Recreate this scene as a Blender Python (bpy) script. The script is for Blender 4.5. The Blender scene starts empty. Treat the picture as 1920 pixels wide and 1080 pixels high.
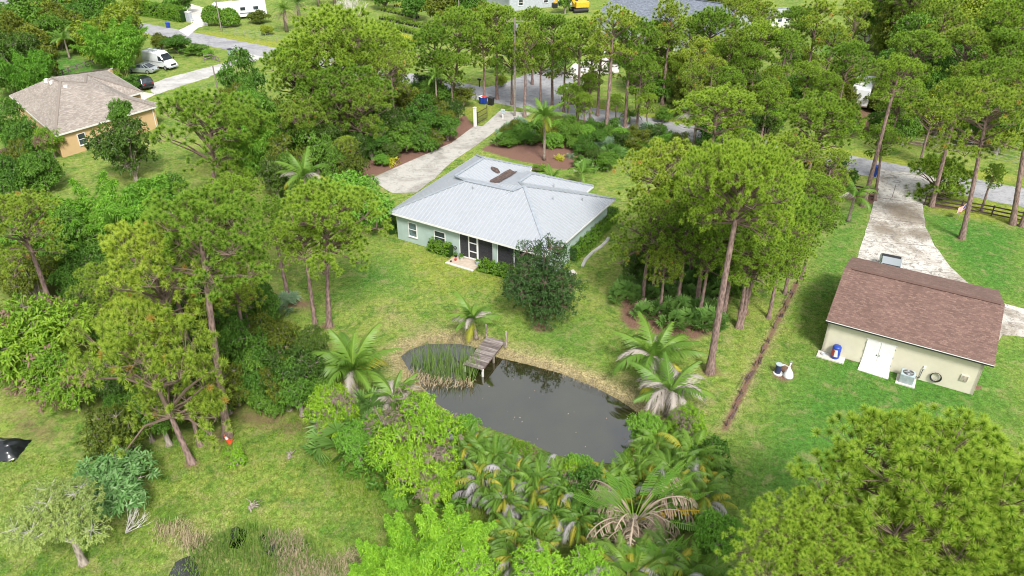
import bpy, math, random
import numpy as np
from mathutils import Vector, Matrix, Quaternion
R=math.radians
scene=bpy.context.scene
C=scene.collection
# ---------------------------------------------------------------- camera, sky, sun, exposure
F_PX=1400.0; PITCH=R(31.3); CAM_H=33.0
cam_d=bpy.data.cameras.new("camera"); cam=bpy.data.objects.new("camera",cam_d); C.objects.link(cam)
cam.location=(0,0,CAM_H); cam.rotation_euler=(math.pi/2-PITCH,0,0)
cam_d.sensor_width=36; cam_d.lens=36*F_PX/1920; cam_d.clip_end=4000
scene.camera=cam
w=bpy.data.worlds.new("World"); scene.world=w; w.use_nodes=True
SUN_EL=R(48); SUN_AZ=R(163)   # azimuth clockwise from +Y (behind the camera, to the right)
nt=w.node_tree; bg=nt.nodes["Background"]; sky=nt.nodes.new("ShaderNodeTexSky")
sky.sky_type='NISHITA'; sky.sun_disc=False; sky.sun_elevation=SUN_EL; sky.sun_rotation=SUN_AZ
sky.air_density=1.0; sky.dust_density=4.0; sky.ozone_density=1.0
hs=nt.nodes.new("ShaderNodeHueSaturation"); hs.inputs['Saturation'].default_value=0.30
# thin even cloud layer mixed over the clear sky
cl=nt.nodes.new("ShaderNodeMix"); cl.data_type='RGBA'; cl.inputs[0].default_value=.32; cl.inputs[7].default_value=(8.2,8.5,9.0,1)
nt.links.new(sky.outputs[0],hs.inputs['Color']); nt.links.new(hs.outputs[0],cl.inputs[6]); nt.links.new(cl.outputs[2],bg.inputs[0]); bg.inputs[1].default_value=0.13
sd=bpy.data.lights.new("sun",'SUN'); sun=bpy.data.objects.new("sun",sd); C.objects.link(sun)
sd.energy=3.0; sd.angle=R(12); sd.color=(1,0.96,0.90)
dv=Vector((math.sin(SUN_AZ)*math.cos(SUN_EL),math.cos(SUN_AZ)*math.cos(SUN_EL),math.sin(SUN_EL)))
sun.rotation_euler=dv.to_track_quat('Z','Y').to_euler()
scene.view_settings.view_transform='Standard'; scene.view_settings.look='None'
scene.view_settings.gamma=1; scene.view_settings.use_curve_mapping=False
scene.view_settings.exposure=0.50
scene.render.engine='CYCLES'
scene.cycles.filter_width=1.05; scene.cycles.max_bounces=6; scene.cycles.transparent_max_bounces=6

_c,_s=math.cos(PITCH),math.sin(PITCH)
def P(px,py,z=0.0):
    a=(px-960)/F_PX; b=(py-540)/F_PX
    d=(a,_c-b*_s,-_s-b*_c); t=(z-CAM_H)/d[2]
    return Vector((d[0]*t,d[1]*t,z))
def depth(p): return p[1]*_c-(p[2]-CAM_H)*_s
def ppm(p): return F_PX/depth(p)
def PT(pts,z=0.0): return [tuple(P(x,y,z)[:2]) for x,y in pts]

# ---------------------------------------------------------------- materials
def newmat(name):
    m=bpy.data.materials.new(name); m.use_nodes=True; return m,m.node_tree,m.node_tree.nodes["Principled BSDF"]
def N(nt,typ,**kw):
    n=nt.nodes.new(typ)
    for k,v in kw.items():
        if k in n.inputs: n.inputs[k].default_value=v
        else: setattr(n,k,v)
    return n
def noise(nt,scale,detail=4,rough=.6,vec=None,dist=0.0):
    n=N(nt,"ShaderNodeTexNoise",Scale=scale,Detail=detail,Roughness=rough,Distortion=dist)
    if vec: nt.links.new(vec,n.inputs['Vector'])
    return n
def ramp(nt,src,stops):
    r=nt.nodes.new("ShaderNodeValToRGB"); cr=r.color_ramp
    while len(cr.elements)<len(stops): cr.elements.new(0.5)
    for e,(p,c) in zip(cr.elements,stops):
        e.position=p; e.color=(c,c,c,1) if isinstance(c,(int,float)) else (*c,1)
    nt.links.new(src,r.inputs[0]); return r
def mixc(nt,fac,a,b,mode='MIX'):
    n=nt.nodes.new("ShaderNodeMix"); n.data_type='RGBA'; n.blend_type=mode
    if isinstance(fac,(int,float)): n.inputs[0].default_value=fac
    else: nt.links.new(fac,n.inputs[0])
    for i,v in ((6,a),(7,b)):
        if isinstance(v,tuple): n.inputs[i].default_value=(*v,1)
        else: nt.links.new(v,n.inputs[i])
    return n.outputs[2]
def bump(nt,b,h,strength=.4,dist=.05):
    n=N(nt,"ShaderNodeBump",Strength=strength,Distance=dist); nt.links.new(h,n.inputs['Height']); nt.links.new(n.outputs[0],b.inputs['Normal'])
def objco(nt): return nt.nodes.new("ShaderNodeTexCoord").outputs['Object']
def plain(name,col,rough=.6,metal=0.0,var=.12,scale=3.0,bmp=0.0,spec=.5):
    """one paint or material with slight dirt and tone variation"""
    m,nt,b=newmat(name); co=objco(nt)
    n=noise(nt,scale,5,.6,co)
    lo=tuple(c*(1-var*1.4) for c in col); hi=tuple(min(1,c*(1+var)) for c in col)
    r=ramp(nt,n.outputs[0],[(.3,lo),(.7,hi)])
    nt.links.new(r.outputs[0],b.inputs['Base Color'])
    b.inputs['Roughness'].default_value=rough; b.inputs['Metallic'].default_value=metal
    b.inputs['Specular IOR Level'].default_value=spec
    if bmp: bump(nt,b,noise(nt,scale*8,3,.6,co).outputs[0],bmp,.02)
    return m
def leafmat(name,c1,c2,tip=None,trans=.35,odd=None,oddp=.0,objvar=.25,rough=.55,tipmix=.65):
    """foliage: colour varies per cluster (attribute red), along the leaf (green) and per plant"""
    m,nt,b=newmat(name)
    at=N(nt,"ShaderNodeAttribute",attribute_name="Col"); sep=nt.nodes.new("ShaderNodeSeparateColor"); nt.links.new(at.outputs[0],sep.inputs[0])
    col=mixc(nt,sep.outputs[0],c1,c2)
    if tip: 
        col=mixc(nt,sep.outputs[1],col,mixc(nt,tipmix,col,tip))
    if odd:
        gt=N(nt,"ShaderNodeMath",operation='LESS_THAN'); nt.links.new(sep.outputs[2],gt.inputs[0]); gt.inputs[1].default_value=oddp
        col=mixc(nt,gt.outputs[0],col,odd)
    oi=nt.nodes.new("ShaderNodeObjectInfo")
    h=N(nt,"ShaderNodeHueSaturation")
    mr=N(nt,"ShaderNodeMapRange"); nt.links.new(oi.outputs['Random'],mr.inputs[0]); mr.inputs[3].default_value=.5-.014*objvar*4; mr.inputs[4].default_value=.5+.008*objvar*4
    nt.links.new(mr.outputs[0],h.inputs['Hue'])
    mv=N(nt,"ShaderNodeMapRange"); nt.links.new(oi.outputs['Random'],mv.inputs[0]); mv.inputs[3].default_value=1+objvar*.6; mv.inputs[4].default_value=1-objvar*.8
    nt.links.new(mv.outputs[0],h.inputs['Value']); nt.links.new(col,h.inputs['Color'])
    nt.links.new(h.outputs[0],b.inputs['Base Color']); b.inputs['Roughness'].default_value=rough; b.inputs['Specular IOR Level'].default_value=.3
    tr=nt.nodes.new("ShaderNodeBsdfTranslucent"); nt.links.new(h.outputs[0],tr.inputs[0])
    ms=N(nt,"ShaderNodeMixShader"); ms.inputs[0].default_value=trans
    nt.links.new(b.outputs[0],ms.inputs[1]); nt.links.new(tr.outputs[0],ms.inputs[2])
    nt.links.new(ms.outputs[0],nt.nodes["Material Output"].inputs[0])
    return m
M={}
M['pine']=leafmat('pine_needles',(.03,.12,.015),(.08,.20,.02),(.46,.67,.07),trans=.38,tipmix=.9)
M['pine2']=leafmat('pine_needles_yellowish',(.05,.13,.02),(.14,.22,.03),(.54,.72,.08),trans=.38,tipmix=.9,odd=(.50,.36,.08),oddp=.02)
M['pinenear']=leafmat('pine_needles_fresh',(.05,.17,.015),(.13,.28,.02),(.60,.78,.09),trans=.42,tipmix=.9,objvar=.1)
M['mango']=leafmat('bright_broad_leaves',(.10,.26,.02),(.24,.42,.03),(.36,.50,.06),odd=(.30,.20,.15),oddp=.12)
M['lime']=leafmat('lime_leaves',(.08,.26,.015),(.30,.56,.03),(.44,.70,.07),objvar=.12,tipmix=.75)
M['limeyellow']=leafmat('yellow_lime_leaves',(.10,.28,.018),(.28,.50,.03),(.48,.68,.055),odd=(.30,.23,.19),oddp=.16,objvar=.1)
M['mid']=leafmat('mid_green_leaves',(.06,.17,.02),(.14,.30,.03),(.20,.38,.05))
M['bright']=leafmat('fresh_green_leaves',(.13,.33,.03),(.22,.45,.05),(.27,.5,.07),objvar=.12)
M['dark']=leafmat('dark_green_leaves',(.035,.085,.015),(.08,.17,.02),(.14,.25,.03),rough=.4)
M['darkyellow']=leafmat('dark_olive_leaves',(.05,.10,.015),(.17,.22,.02),(.25,.30,.03))
M['bamboo']=leafmat('bamboo_leaves',(.07,.23,.02),(.18,.42,.035),(.34,.60,.07),objvar=.15)
M['oak']=leafmat('oak_leaves',(.030,.085,.02),(.07,.15,.035),(.12,.22,.05),objvar=.1)
M['silver']=leafmat('bluish_leaves',(.12,.24,.12),(.28,.42,.26),(.4,.5,.35),objvar=.1)
M['palefeather']=leafmat('pale_feathery_leaves',(.20,.32,.07),(.42,.52,.14),(.58,.64,.22),objvar=.1)
M['whorl']=leafmat('bluish_green_long_leaves',(.09,.24,.06),(.20,.40,.12),(.38,.55,.26),objvar=.1,rough=.35)
M['frond']=leafmat('palm_fronds',(.09,.21,.03),(.17,.33,.04),(.28,.42,.07),objvar=.2,rough=.4)
M['frondyellow']=leafmat('yellowing_fronds',(.24,.34,.03),(.48,.46,.05),(.55,.45,.08),objvar=.2)
M['greydead']=leafmat('grey_tipped_fronds',(.22,.20,.20),(.42,.40,.41),(.58,.56,.56),trans=.15,objvar=.1)
M['deadfrond']=leafmat('dead_grey_fronds',(.26,.225,.19),(.50,.45,.40),(.62,.57,.52),trans=.15,objvar=.1)
M['tandead']=leafmat('tan_dead_leaves',(.20,.14,.095),(.46,.35,.26),(.60,.48,.38),trans=.15,objvar=.1)
M['paddle']=leafmat('paddle_leaves',(.07,.24,.03),(.15,.36,.05),(.3,.45,.08),objvar=.1,rough=.35)
M['hedge']=leafmat('hedge_leaves',(.07,.2,.02),(.17,.36,.03),(.34,.48,.05),objvar=.1)
M['reed']=leafmat('reeds',(.08,.20,.03),(.20,.34,.07),(.28,.36,.1),objvar=.1)
M['dryreed']=leafmat('dry_reeds',(.30,.23,.14),(.52,.43,.28),(.6,.5,.36),trans=.15,objvar=.1)
M['weed']=leafmat('weeds',(.12,.27,.02),(.25,.38,.03),(.35,.45,.06))
M['red']=leafmat('red_leaves',(.30,.03,.06),(.45,.06,.10),objvar=.1)
M['yellowleaf']=leafmat('yellow_leaves',(.45,.48,.04),(.62,.60,.06),objvar=.1)
M['orangeleaf']=leafmat('orange_leaves',(.5,.34,.04),(.62,.45,.05),objvar=.1)
M['palmetto']=leafmat('palmetto_fans',(.11,.26,.05),(.20,.38,.08),(.30,.46,.14),objvar=.15,rough=.35)
M['yelgreen']=leafmat('yellow_green_leaves',(.16,.26,.02),(.32,.42,.035),(.40,.48,.06),objvar=.2)
def bark(name,a,b_,sc=5):
    m,nt,b=newmat(name); co=objco(nt)
    mp=N(nt,"ShaderNodeMapping"); mp.inputs['Scale'].default_value=(1,1,.35); nt.links.new(co,mp.inputs[0])
    v=N(nt,"ShaderNodeTexVoronoi",Scale=sc*1.6); nt.links.new(mp.outputs[0],v.inputs['Vector'])
    n=noise(nt,sc,5,.7,mp.outputs[0]); mx=mixc(nt,.5,n.outputs[0],v.outputs[0])
    r=ramp(nt,mx,[(.25,a),(.55,b_),(.8,tuple(c*1.5 for c in b_))]); nt.links.new(r.outputs[0],b.inputs['Base Color'])
    b.inputs['Roughness'].default_value=.9; bump(nt,b,mx,.8,.05); return m
M['bark']=bark('pine_bark',(.09,.055,.05),(.25,.17,.15))
M['greybark']=bark('grey_bark',(.13,.10,.08),(.33,.28,.24))
M['palmbark']=bark('palm_trunk_bark',(.13,.10,.08),(.28,.23,.19),9)
M['palebark']=bark('pale_bare_branches',(.35,.32,.29),(.6,.57,.54))
M['twig']=plain('twigs',(.15,.105,.08),.9)
M['culm']=plain('bamboo_culms',(.25,.28,.08),.6)
# buildings
M['metalroof']=None
def metalroof():
    m,nt,b=newmat('galvanised_roof_metal'); co=objco(nt)
    mp=N(nt,"ShaderNodeMapping"); mp.inputs['Scale'].default_value=(2.5,2.5,1); nt.links.new(co,mp.inputs[0])
    n=noise(nt,1.2,8,.75,mp.outputs[0]); n2=noise(nt,.35,3,.6,co)
    r=ramp(nt,n.outputs[0],[(.3,(.37,.395,.425)),(.5,(.41,.435,.465)),(.75,(.45,.475,.50))])
    r2=ramp(nt,n2.outputs[0],[(.35,.95),(.6,1.0)])
    nt.links.new(mixc(nt,1.0,r.outputs[0],r2.outputs[0],'MULTIPLY'),b.inputs['Base Color'])
    b.inputs['Metallic'].default_value=.25; b.inputs['Roughness'].default_value=.42
    return m
M['metalroof']=metalroof()
M['rib']=plain('roof_rib_metal',(.46,.49,.53),.4,.2,.03)
M['flashing']=plain('roof_flashing',(.42,.46,.50),.4,.4)
M['rust']=plain('rusty_pine_litter',(.10,.07,.06),.95,0,.5,6)
M['seastucco']=plain('sea_green_stucco',(.40,.50,.475),.85,0,.06,1.5,.15)
M['white']=plain('white_paint',(.78,.78,.78),.5,0,.05)
M['offwhite']=plain('off_white_paint',(.70,.70,.67),.6,0,.08)
M['soffit']=plain('soffit_white',(.65,.66,.66),.6)
def glassm(name,col,rough=.12):
    m,nt,b=newmat(name); n=noise(nt,2.0,2,.5,objco(nt))
    r=ramp(nt,n.outputs[0],[(.35,tuple(c*.6 for c in col)),(.65,tuple(c*1.5 for c in col))]); nt.links.new(r.outputs[0],b.inputs['Base Color'])
    b.inputs['Roughness'].default_value=rough; b.inputs['Specular IOR Level'].default_value=.6; return m
M['glass']=glassm('dark_window_glass',(.035,.045,.055)); M['blueglass']=glassm('bluish_window_glass',(.10,.14,.16))
M['screen']=glassm('porch_screen',(.05,.05,.06),.6)
def screenmesh():
    m,nt,b=newmat('insect_screen'); b.inputs['Base Color'].default_value=(.05,.05,.06,1); b.inputs['Roughness'].default_value=.8
    t=nt.nodes.new("ShaderNodeBsdfTransparent"); ms=N(nt,"ShaderNodeMixShader"); ms.inputs[0].default_value=.55
    nt.links.new(t.outputs[0],ms.inputs[1]); nt.links.new(b.outputs[0],ms.inputs[2]); nt.links.new(ms.outputs[0],nt.nodes["Material Output"].inputs[0]); return m
M['mesh']=screenmesh()
M['cream']=plain('cream_stucco',(.62,.58,.46),.85,0,.04,1.2,.15)
M['orange']=plain('orange_stucco',(.60,.41,.22),.85,0,.04,1.2,.15)
M['greywall']=plain('grey_siding',(.42,.45,.50),.7)
def shingle(name,cols,w_=.33,h_=.14):
    m,nt,b=newmat(name); tc=nt.nodes.new("ShaderNodeTexCoord")
    br=N(nt,"ShaderNodeTexBrick",Scale=1.0); br.inputs['Brick Width'].default_value=w_; br.inputs['Row Height'].default_value=h_; br.inputs['Mortar Size'].default_value=.012
    br.inputs['Color1'].default_value=(0,0,0,1); br.inputs['Color2'].default_value=(1,1,1,1); br.inputs['Mortar'].default_value=(0,0,0,1); br.offset=.37
    nt.links.new(tc.outputs['UV'],br.inputs['Vector'])
    n=noise(nt,3.0,4,.7,tc.outputs['UV']); mx=mixc(nt,.35,br.outputs[0],n.outputs[0])
    r=ramp(nt,mx,[(.12,cols[0]),(.38,cols[1]),(.62,cols[2]),(.85,cols[3])])
    nb=noise(nt,.5,4,.6,tc.outputs['UV']); rb=ramp(nt,nb.outputs[0],[(.3,.85),(.65,1.06)])
    nt.links.new(mixc(nt,1.0,r.outputs[0],rb.outputs[0],'MULTIPLY'),b.inputs['Base Color'])
    b.inputs['Roughness'].default_value=.95; bump(nt,b,br.outputs[0],.5,.02); return m
M['redshingle']=shingle('red_brown_shingles',[(.13,.075,.06),(.165,.10,.082),(.20,.122,.10),(.255,.165,.13)],.26,.115)
M['tanshingle']=shingle('tan_shingles',[(.23,.195,.165),(.28,.24,.21),(.33,.29,.25),(.40,.36,.32)],.36,.16)
M['greyshingle']=shingle('blue_grey_shingles',[(.11,.13,.16),(.15,.17,.21),(.19,.21,.26),(.24,.27,.32)])
def concrete(name,base,stain,crack=.5,dark=.5,spots=()):
    m,nt,b=newmat(name); co=objco(nt)
    n1=noise(nt,.22,6,.7,co,.6); n2=noise(nt,1.3,6,.75,co,1.0); n3=noise(nt,14,3,.7,co)
    c=ramp(nt,n1.outputs[0],[(.42,stain),(.53,base)]).outputs[0]
    c=mixc(nt,ramp(nt,n2.outputs[0],[(.52,0.0),(.62,dark)]).outputs[0],c,tuple(x*.45 for x in stain))
    for sx,sy,sr in spots:   # old brown stains with a ragged outline
        vm=N(nt,"ShaderNodeVectorMath",operation='DISTANCE'); nt.links.new(co,vm.inputs[0]); vm.inputs[1].default_value=(sx,sy,.03)
        ad=N(nt,"ShaderNodeMath",operation='MULTIPLY_ADD'); nt.links.new(n2.outputs[0],ad.inputs[0]); ad.inputs[1].default_value=sr*2.2; nt.links.new(vm.outputs['Value'],ad.inputs[2])
        dv_=N(nt,"ShaderNodeMath",operation='DIVIDE'); nt.links.new(ad.outputs[0],dv_.inputs[0]); dv_.inputs[1].default_value=sr*3
        c=mixc(nt,ramp(nt,dv_.outputs[0],[(.50,.75),(.72,0.0)]).outputs[0],c,(.17,.13,.085))
    wv=N(nt,"ShaderNodeMapping"); nt.links.new(co,wv.inputs[0]); wv.inputs['Scale'].default_value=(.35,1,1)
    n4=noise(nt,1.6,3,.5,wv.outputs[0],2.5)
    ck=ramp(nt,n4.outputs[0],[(.475,0.0),(.5,crack),(.525,0.0)]).outputs[0]
    c=mixc(nt,ck,c,(.12,.11,.10))
    c=mixc(nt,1.0,c,ramp(nt,n3.outputs[0],[(.25,.85),(.75,1.1)]).outputs[0],'MULTIPLY')
    nt.links.new(c,b.inputs['Base Color']); b.inputs['Roughness'].default_value=.9; bump(nt,b,n3.outputs[0],.3,.02); return m
M['concrete']=concrete('stained_concrete',(.60,.57,.52),(.34,.30,.25),.85,.75,[(*P(1690,398)[:2],2.6),(*P(1655,432)[:2],1.4),(*P(1725,440)[:2],1.5)])
M['driveconcrete']=concrete('grey_driveway_concrete',(.47,.45,.41),(.33,.31,.28),.25,.4)
M['cleanconcrete']=concrete('pale_concrete',(.66,.62,.57),(.55,.52,.47),.0,.1)
M['patio']=plain('tan_patio_concrete',(.50,.42,.34),.9)
M['gravel']=concrete('grey_gravel',(.50,.49,.47),(.38,.37,.35),.0,.3)
M['asphalt']=concrete('worn_grey_asphalt',(.36,.36,.37),(.27,.27,.29),.75,.35)
def planks():
    m,nt,b=newmat('weathered_planks'); co=objco(nt); mp=N(nt,"ShaderNodeMapping"); mp.inputs['Scale'].default_value=(6.5,.5,1); nt.links.new(co,mp.inputs[0])
    n=noise(nt,1.0,5,.7,mp.outputs[0]); r=ramp(nt,n.outputs[0],[(.32,(.06,.045,.042)),(.5,(.20,.165,.155)),(.68,(.38,.34,.32))]); nt.links.new(r.outputs[0],b.inputs['Base Color']); b.inputs['Roughness'].default_value=.9; bump(nt,b,n.outputs[0],.5,.02); return m
M['woodgrey']=planks()
M['darkwood']=plain('dark_brown_fence_wood',(.055,.04,.035),.8,0,.3,5)
M['oldwood']=plain('old_brown_wood',(.13,.09,.08),.95,0,.45,3,.4)
M['polewood']=plain('grey_pole_wood',(.24,.21,.18),.9,0,.3,5)
M['galv']=plain('galvanised_steel',(.45,.47,.49),.4,.6)
M['acgrey']=plain('condenser_grey',(.42,.50,.53),.5); M['black']=plain('black_plastic',(.02,.02,.022),.5); M['tyre']=plain('tyre_rubber',(.02,.02,.02),.9)
M['blue']=plain('blue_plastic',(.02,.06,.38),.4); M['redp']=plain('red_paint',(.50,.05,.04),.45); M['coneorange']=plain('cone_orange',(.75,.10,.03),.5)
M['yellowp']=plain('machine_yellow',(.75,.45,.03),.5); M['navy']=plain('navy_drum',(.03,.04,.10),.4)
def carpaint(name,col,metal=.2):
    m=plain(name,col,.28,metal,.03); b=m.node_tree.nodes["Principled BSDF"]; b.inputs['Coat Weight'].default_value=.6; b.inputs['Coat Roughness'].default_value=.1; return m
M['carwhite']=carpaint('white_car_paint',(.78,.80,.82),0); M['carsilver']=carpaint('silver_car_paint',(.50,.55,.58),.5); M['carblack']=carpaint('black_car_paint',(.015,.017,.02),.2)
M['carlamp']=plain('lamp_lens',(.7,.7,.7),.15); M['taillamp']=plain('tail_lamp_lens',(.35,.02,.02),.2); M['rim']=plain('alloy_rim',(.55,.55,.56),.35,.7)
def water(name,col,rough=.04):
    m,nt,b=newmat(name); co=objco(nt)
    n=noise(nt,.35,4,.6,co); r=ramp(nt,n.outputs[0],[(.35,col),(.65,tuple(c*.6 for c in col))])
    nt.links.new(r.outputs[0],b.inputs['Base Color']); b.inputs['Roughness'].default_value=rough; b.inputs['IOR'].default_value=2.4
    b.inputs['Specular IOR Level'].default_value=.6
    bump(nt,b,noise(nt,2.0,3,.5,co).outputs[0],.03,.02); return m
M['water']=water('pond_water_surface',(.030,.030,.009))
M['darkwater']=water('marsh_water_surface',(.03,.03,.045),.18)
# ---------------------------------------------------------------- object helpers
def thing(name,label,cat,loc=(0,0,0),rotz=0.0,group=None):
    o=bpy.data.objects.new(name,None); C.objects.link(o); o.empty_display_size=.3
    o.location=loc; o.rotation_euler=(0,0,rotz); o['label']=label; o['category']=cat
    if group: o['group']=group
    return o
def tag(o,label=None,cat=None,group=None,kind=None):
    if label: o['label']=label
    if cat: o['category']=cat
    if group: o['group']=group
    if kind: o['kind']=kind
    return o
def link(name,mesh,parent=None,loc=(0,0,0),rot=(0,0,0),sc=(1,1,1)):
    o=bpy.data.objects.new(name,mesh); C.objects.link(o); o.parent=parent
    o.location=loc; o.rotation_euler=rot; o.scale=sc if not isinstance(sc,(int,float)) else (sc,sc,sc); return o
def trimesh(name,V,T,mat,col=None,smooth=False,uv=None):
    V=np.asarray(V,dtype=np.float32); T=np.asarray(T,dtype=np.int32)
    me=bpy.data.meshes.new(name); me.vertices.add(len(V)); me.vertices.foreach_set('co',V.ravel())
    me.loops.add(T.size); me.loops.foreach_set('vertex_index',T.ravel())
    me.polygons.add(len(T)); me.polygons.foreach_set('loop_start',np.arange(0,T.size,3,dtype=np.int32))
    me.update(calc_edges=True)
    if smooth: me.polygons.foreach_set('use_smooth',np.ones(len(T),dtype=bool))
    if col is not None:
        a=me.color_attributes.new('Col','FLOAT_COLOR','POINT'); c4=np.ones((len(V),4),np.float32); c4[:,:3]=col; a.data.foreach_set('color',c4.ravel())
    if mat: me.materials.append(mat)
    me.validate(); return me
class MB:
    """collects boxes, prisms, tubes into ONE mesh"""
    def __init__(s): s.v=[]; s.f=[]; s.uv={}
    def add(s,vs,fs):
        o=len(s.v); s.v+= [tuple(v) for v in vs]; s.f+=[tuple(i+o for i in f) for f in fs]; return s
    def box(s,x0,y0,z0,x1,y1,z1):
        return s.add([(x0,y0,z0),(x1,y0,z0),(x1,y1,z0),(x0,y1,z0),(x0,y0,z1),(x1,y0,z1),(x1,y1,z1),(x0,y1,z1)],
            [(3,2,1,0),(4,5,6,7),(0,1,5,4),(1,2,6,5),(2,3,7,6),(3,0,4,7)])
    def bar(s,a,b,wd,th,up=(0,0,1)):
        a=Vector(a);b=Vector(b);d=(b-a).normalized();u=Vector(up)
        if abs(d.dot(u))>.98:u=Vector((1,0,0))
        r=d.cross(u).normalized()*wd/2;u=r.cross(d).normalized()*th/2
        vs=[a-r-u,a+r-u,a+r+u,a-r+u,b-r-u,b+r-u,b+r+u,b-r+u]
        return s.add(vs,[(3,2,1,0),(4,5,6,7),(0,1,5,4),(1,2,6,5),(2,3,7,6),(3,0,4,7)])
    def tube(s,pts,rad,n=6,cap=True):
        pts=[Vector(p) for p in pts]; rad=[rad]*len(pts) if isinstance(rad,(int,float)) else rad
        vs=[];fs=[]
        for i,p in enumerate(pts):
            d=(pts[min(i+1,len(pts)-1)]-pts[max(i-1,0)])
            d=d.normalized() if d.length>1e-9 else Vector((0,0,1))
            u=d.cross(Vector((.13,.97,.2))).normalized(); v=d.cross(u)
            for k in range(n):
                a=2*math.pi*k/n; vs.append(p+(u*math.cos(a)+v*math.sin(a))*rad[i])
        for i in range(len(pts)-1):
            for k in range(n): fs.append((i*n+k,i*n+(k+1)%n,(i+1)*n+(k+1)%n,(i+1)*n+k))
        if cap: fs+= [tuple(range(n-1,-1,-1)),tuple(range((len(pts)-1)*n,len(pts)*n))]
        return s.add(vs,fs)
    def cyl(s,x,y,z0,z1,r0,r1=None,n=16): return s.tube([(x,y,z0),(x,y,z1)],[r0,r0 if r1 is None else r1],n)
    def prism(s,poly,z0,z1):
        n=len(poly); return s.add([(x,y,z0) for x,y in poly]+[(x,y,z1) for x,y in poly],
            [tuple(range(n-1,-1,-1)),tuple(range(n,2*n))]+[(i,(i+1)%n,n+(i+1)%n,n+i) for i in range(n)])
    def slab(s,pts,t):
        """polygon of 3-D points, thickened downwards"""
        n=len(pts); pts=[Vector(p) for p in pts]; lo=[p-Vector((0,0,t)) for p in pts]
        return s.add(pts+lo,[tuple(range(n)),tuple(range(2*n-1,n-1,-1))]+[(i,n+i,n+(i+1)%n,(i+1)%n) for i in range(n)])
    def mesh(s,name,mat,smooth=False,bevel=0):
        me=bpy.data.meshes.new(name); me.from_pydata([tuple(v) for v in s.v],[],s.f)
        if mat: me.materials.append(mat)
        if smooth: me.polygons.foreach_set('use_smooth',[True]*len(me.polygons))
        me.update(); return me
    def build(s,name,mat,parent=None,loc=(0,0,0),rot=(0,0,0),smooth=False,bevel=0.0,sc=(1,1,1)):
        o=link(name,s.mesh(name,mat,smooth),parent,loc,rot,sc)
        if bevel:
            b=o.modifiers.new('bevel','BEVEL'); b.width=bevel; b.segments=2; b.limit_method='ANGLE'
        return o
def uvplanar(o,ang=0.0):
    """metric UVs per face, rows along the slope"""
    me=o.data; uv=me.uv_layers.new(name='uv')
    for p in me.polygons:
        n=p.normal; e=Vector((0,0,1)).cross(n); e=e.normalized() if e.length>1e-3 else Vector((1,0,0)); f=n.cross(e)
        for li in p.loop_indices:
            co=me.vertices[me.loops[li].vertex_index].co; uv.data[li].uv=(co.dot(e),co.dot(f))
def nrm(a): return a/np.maximum(np.linalg.norm(a,axis=-1,keepdims=True),1e-9)
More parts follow.
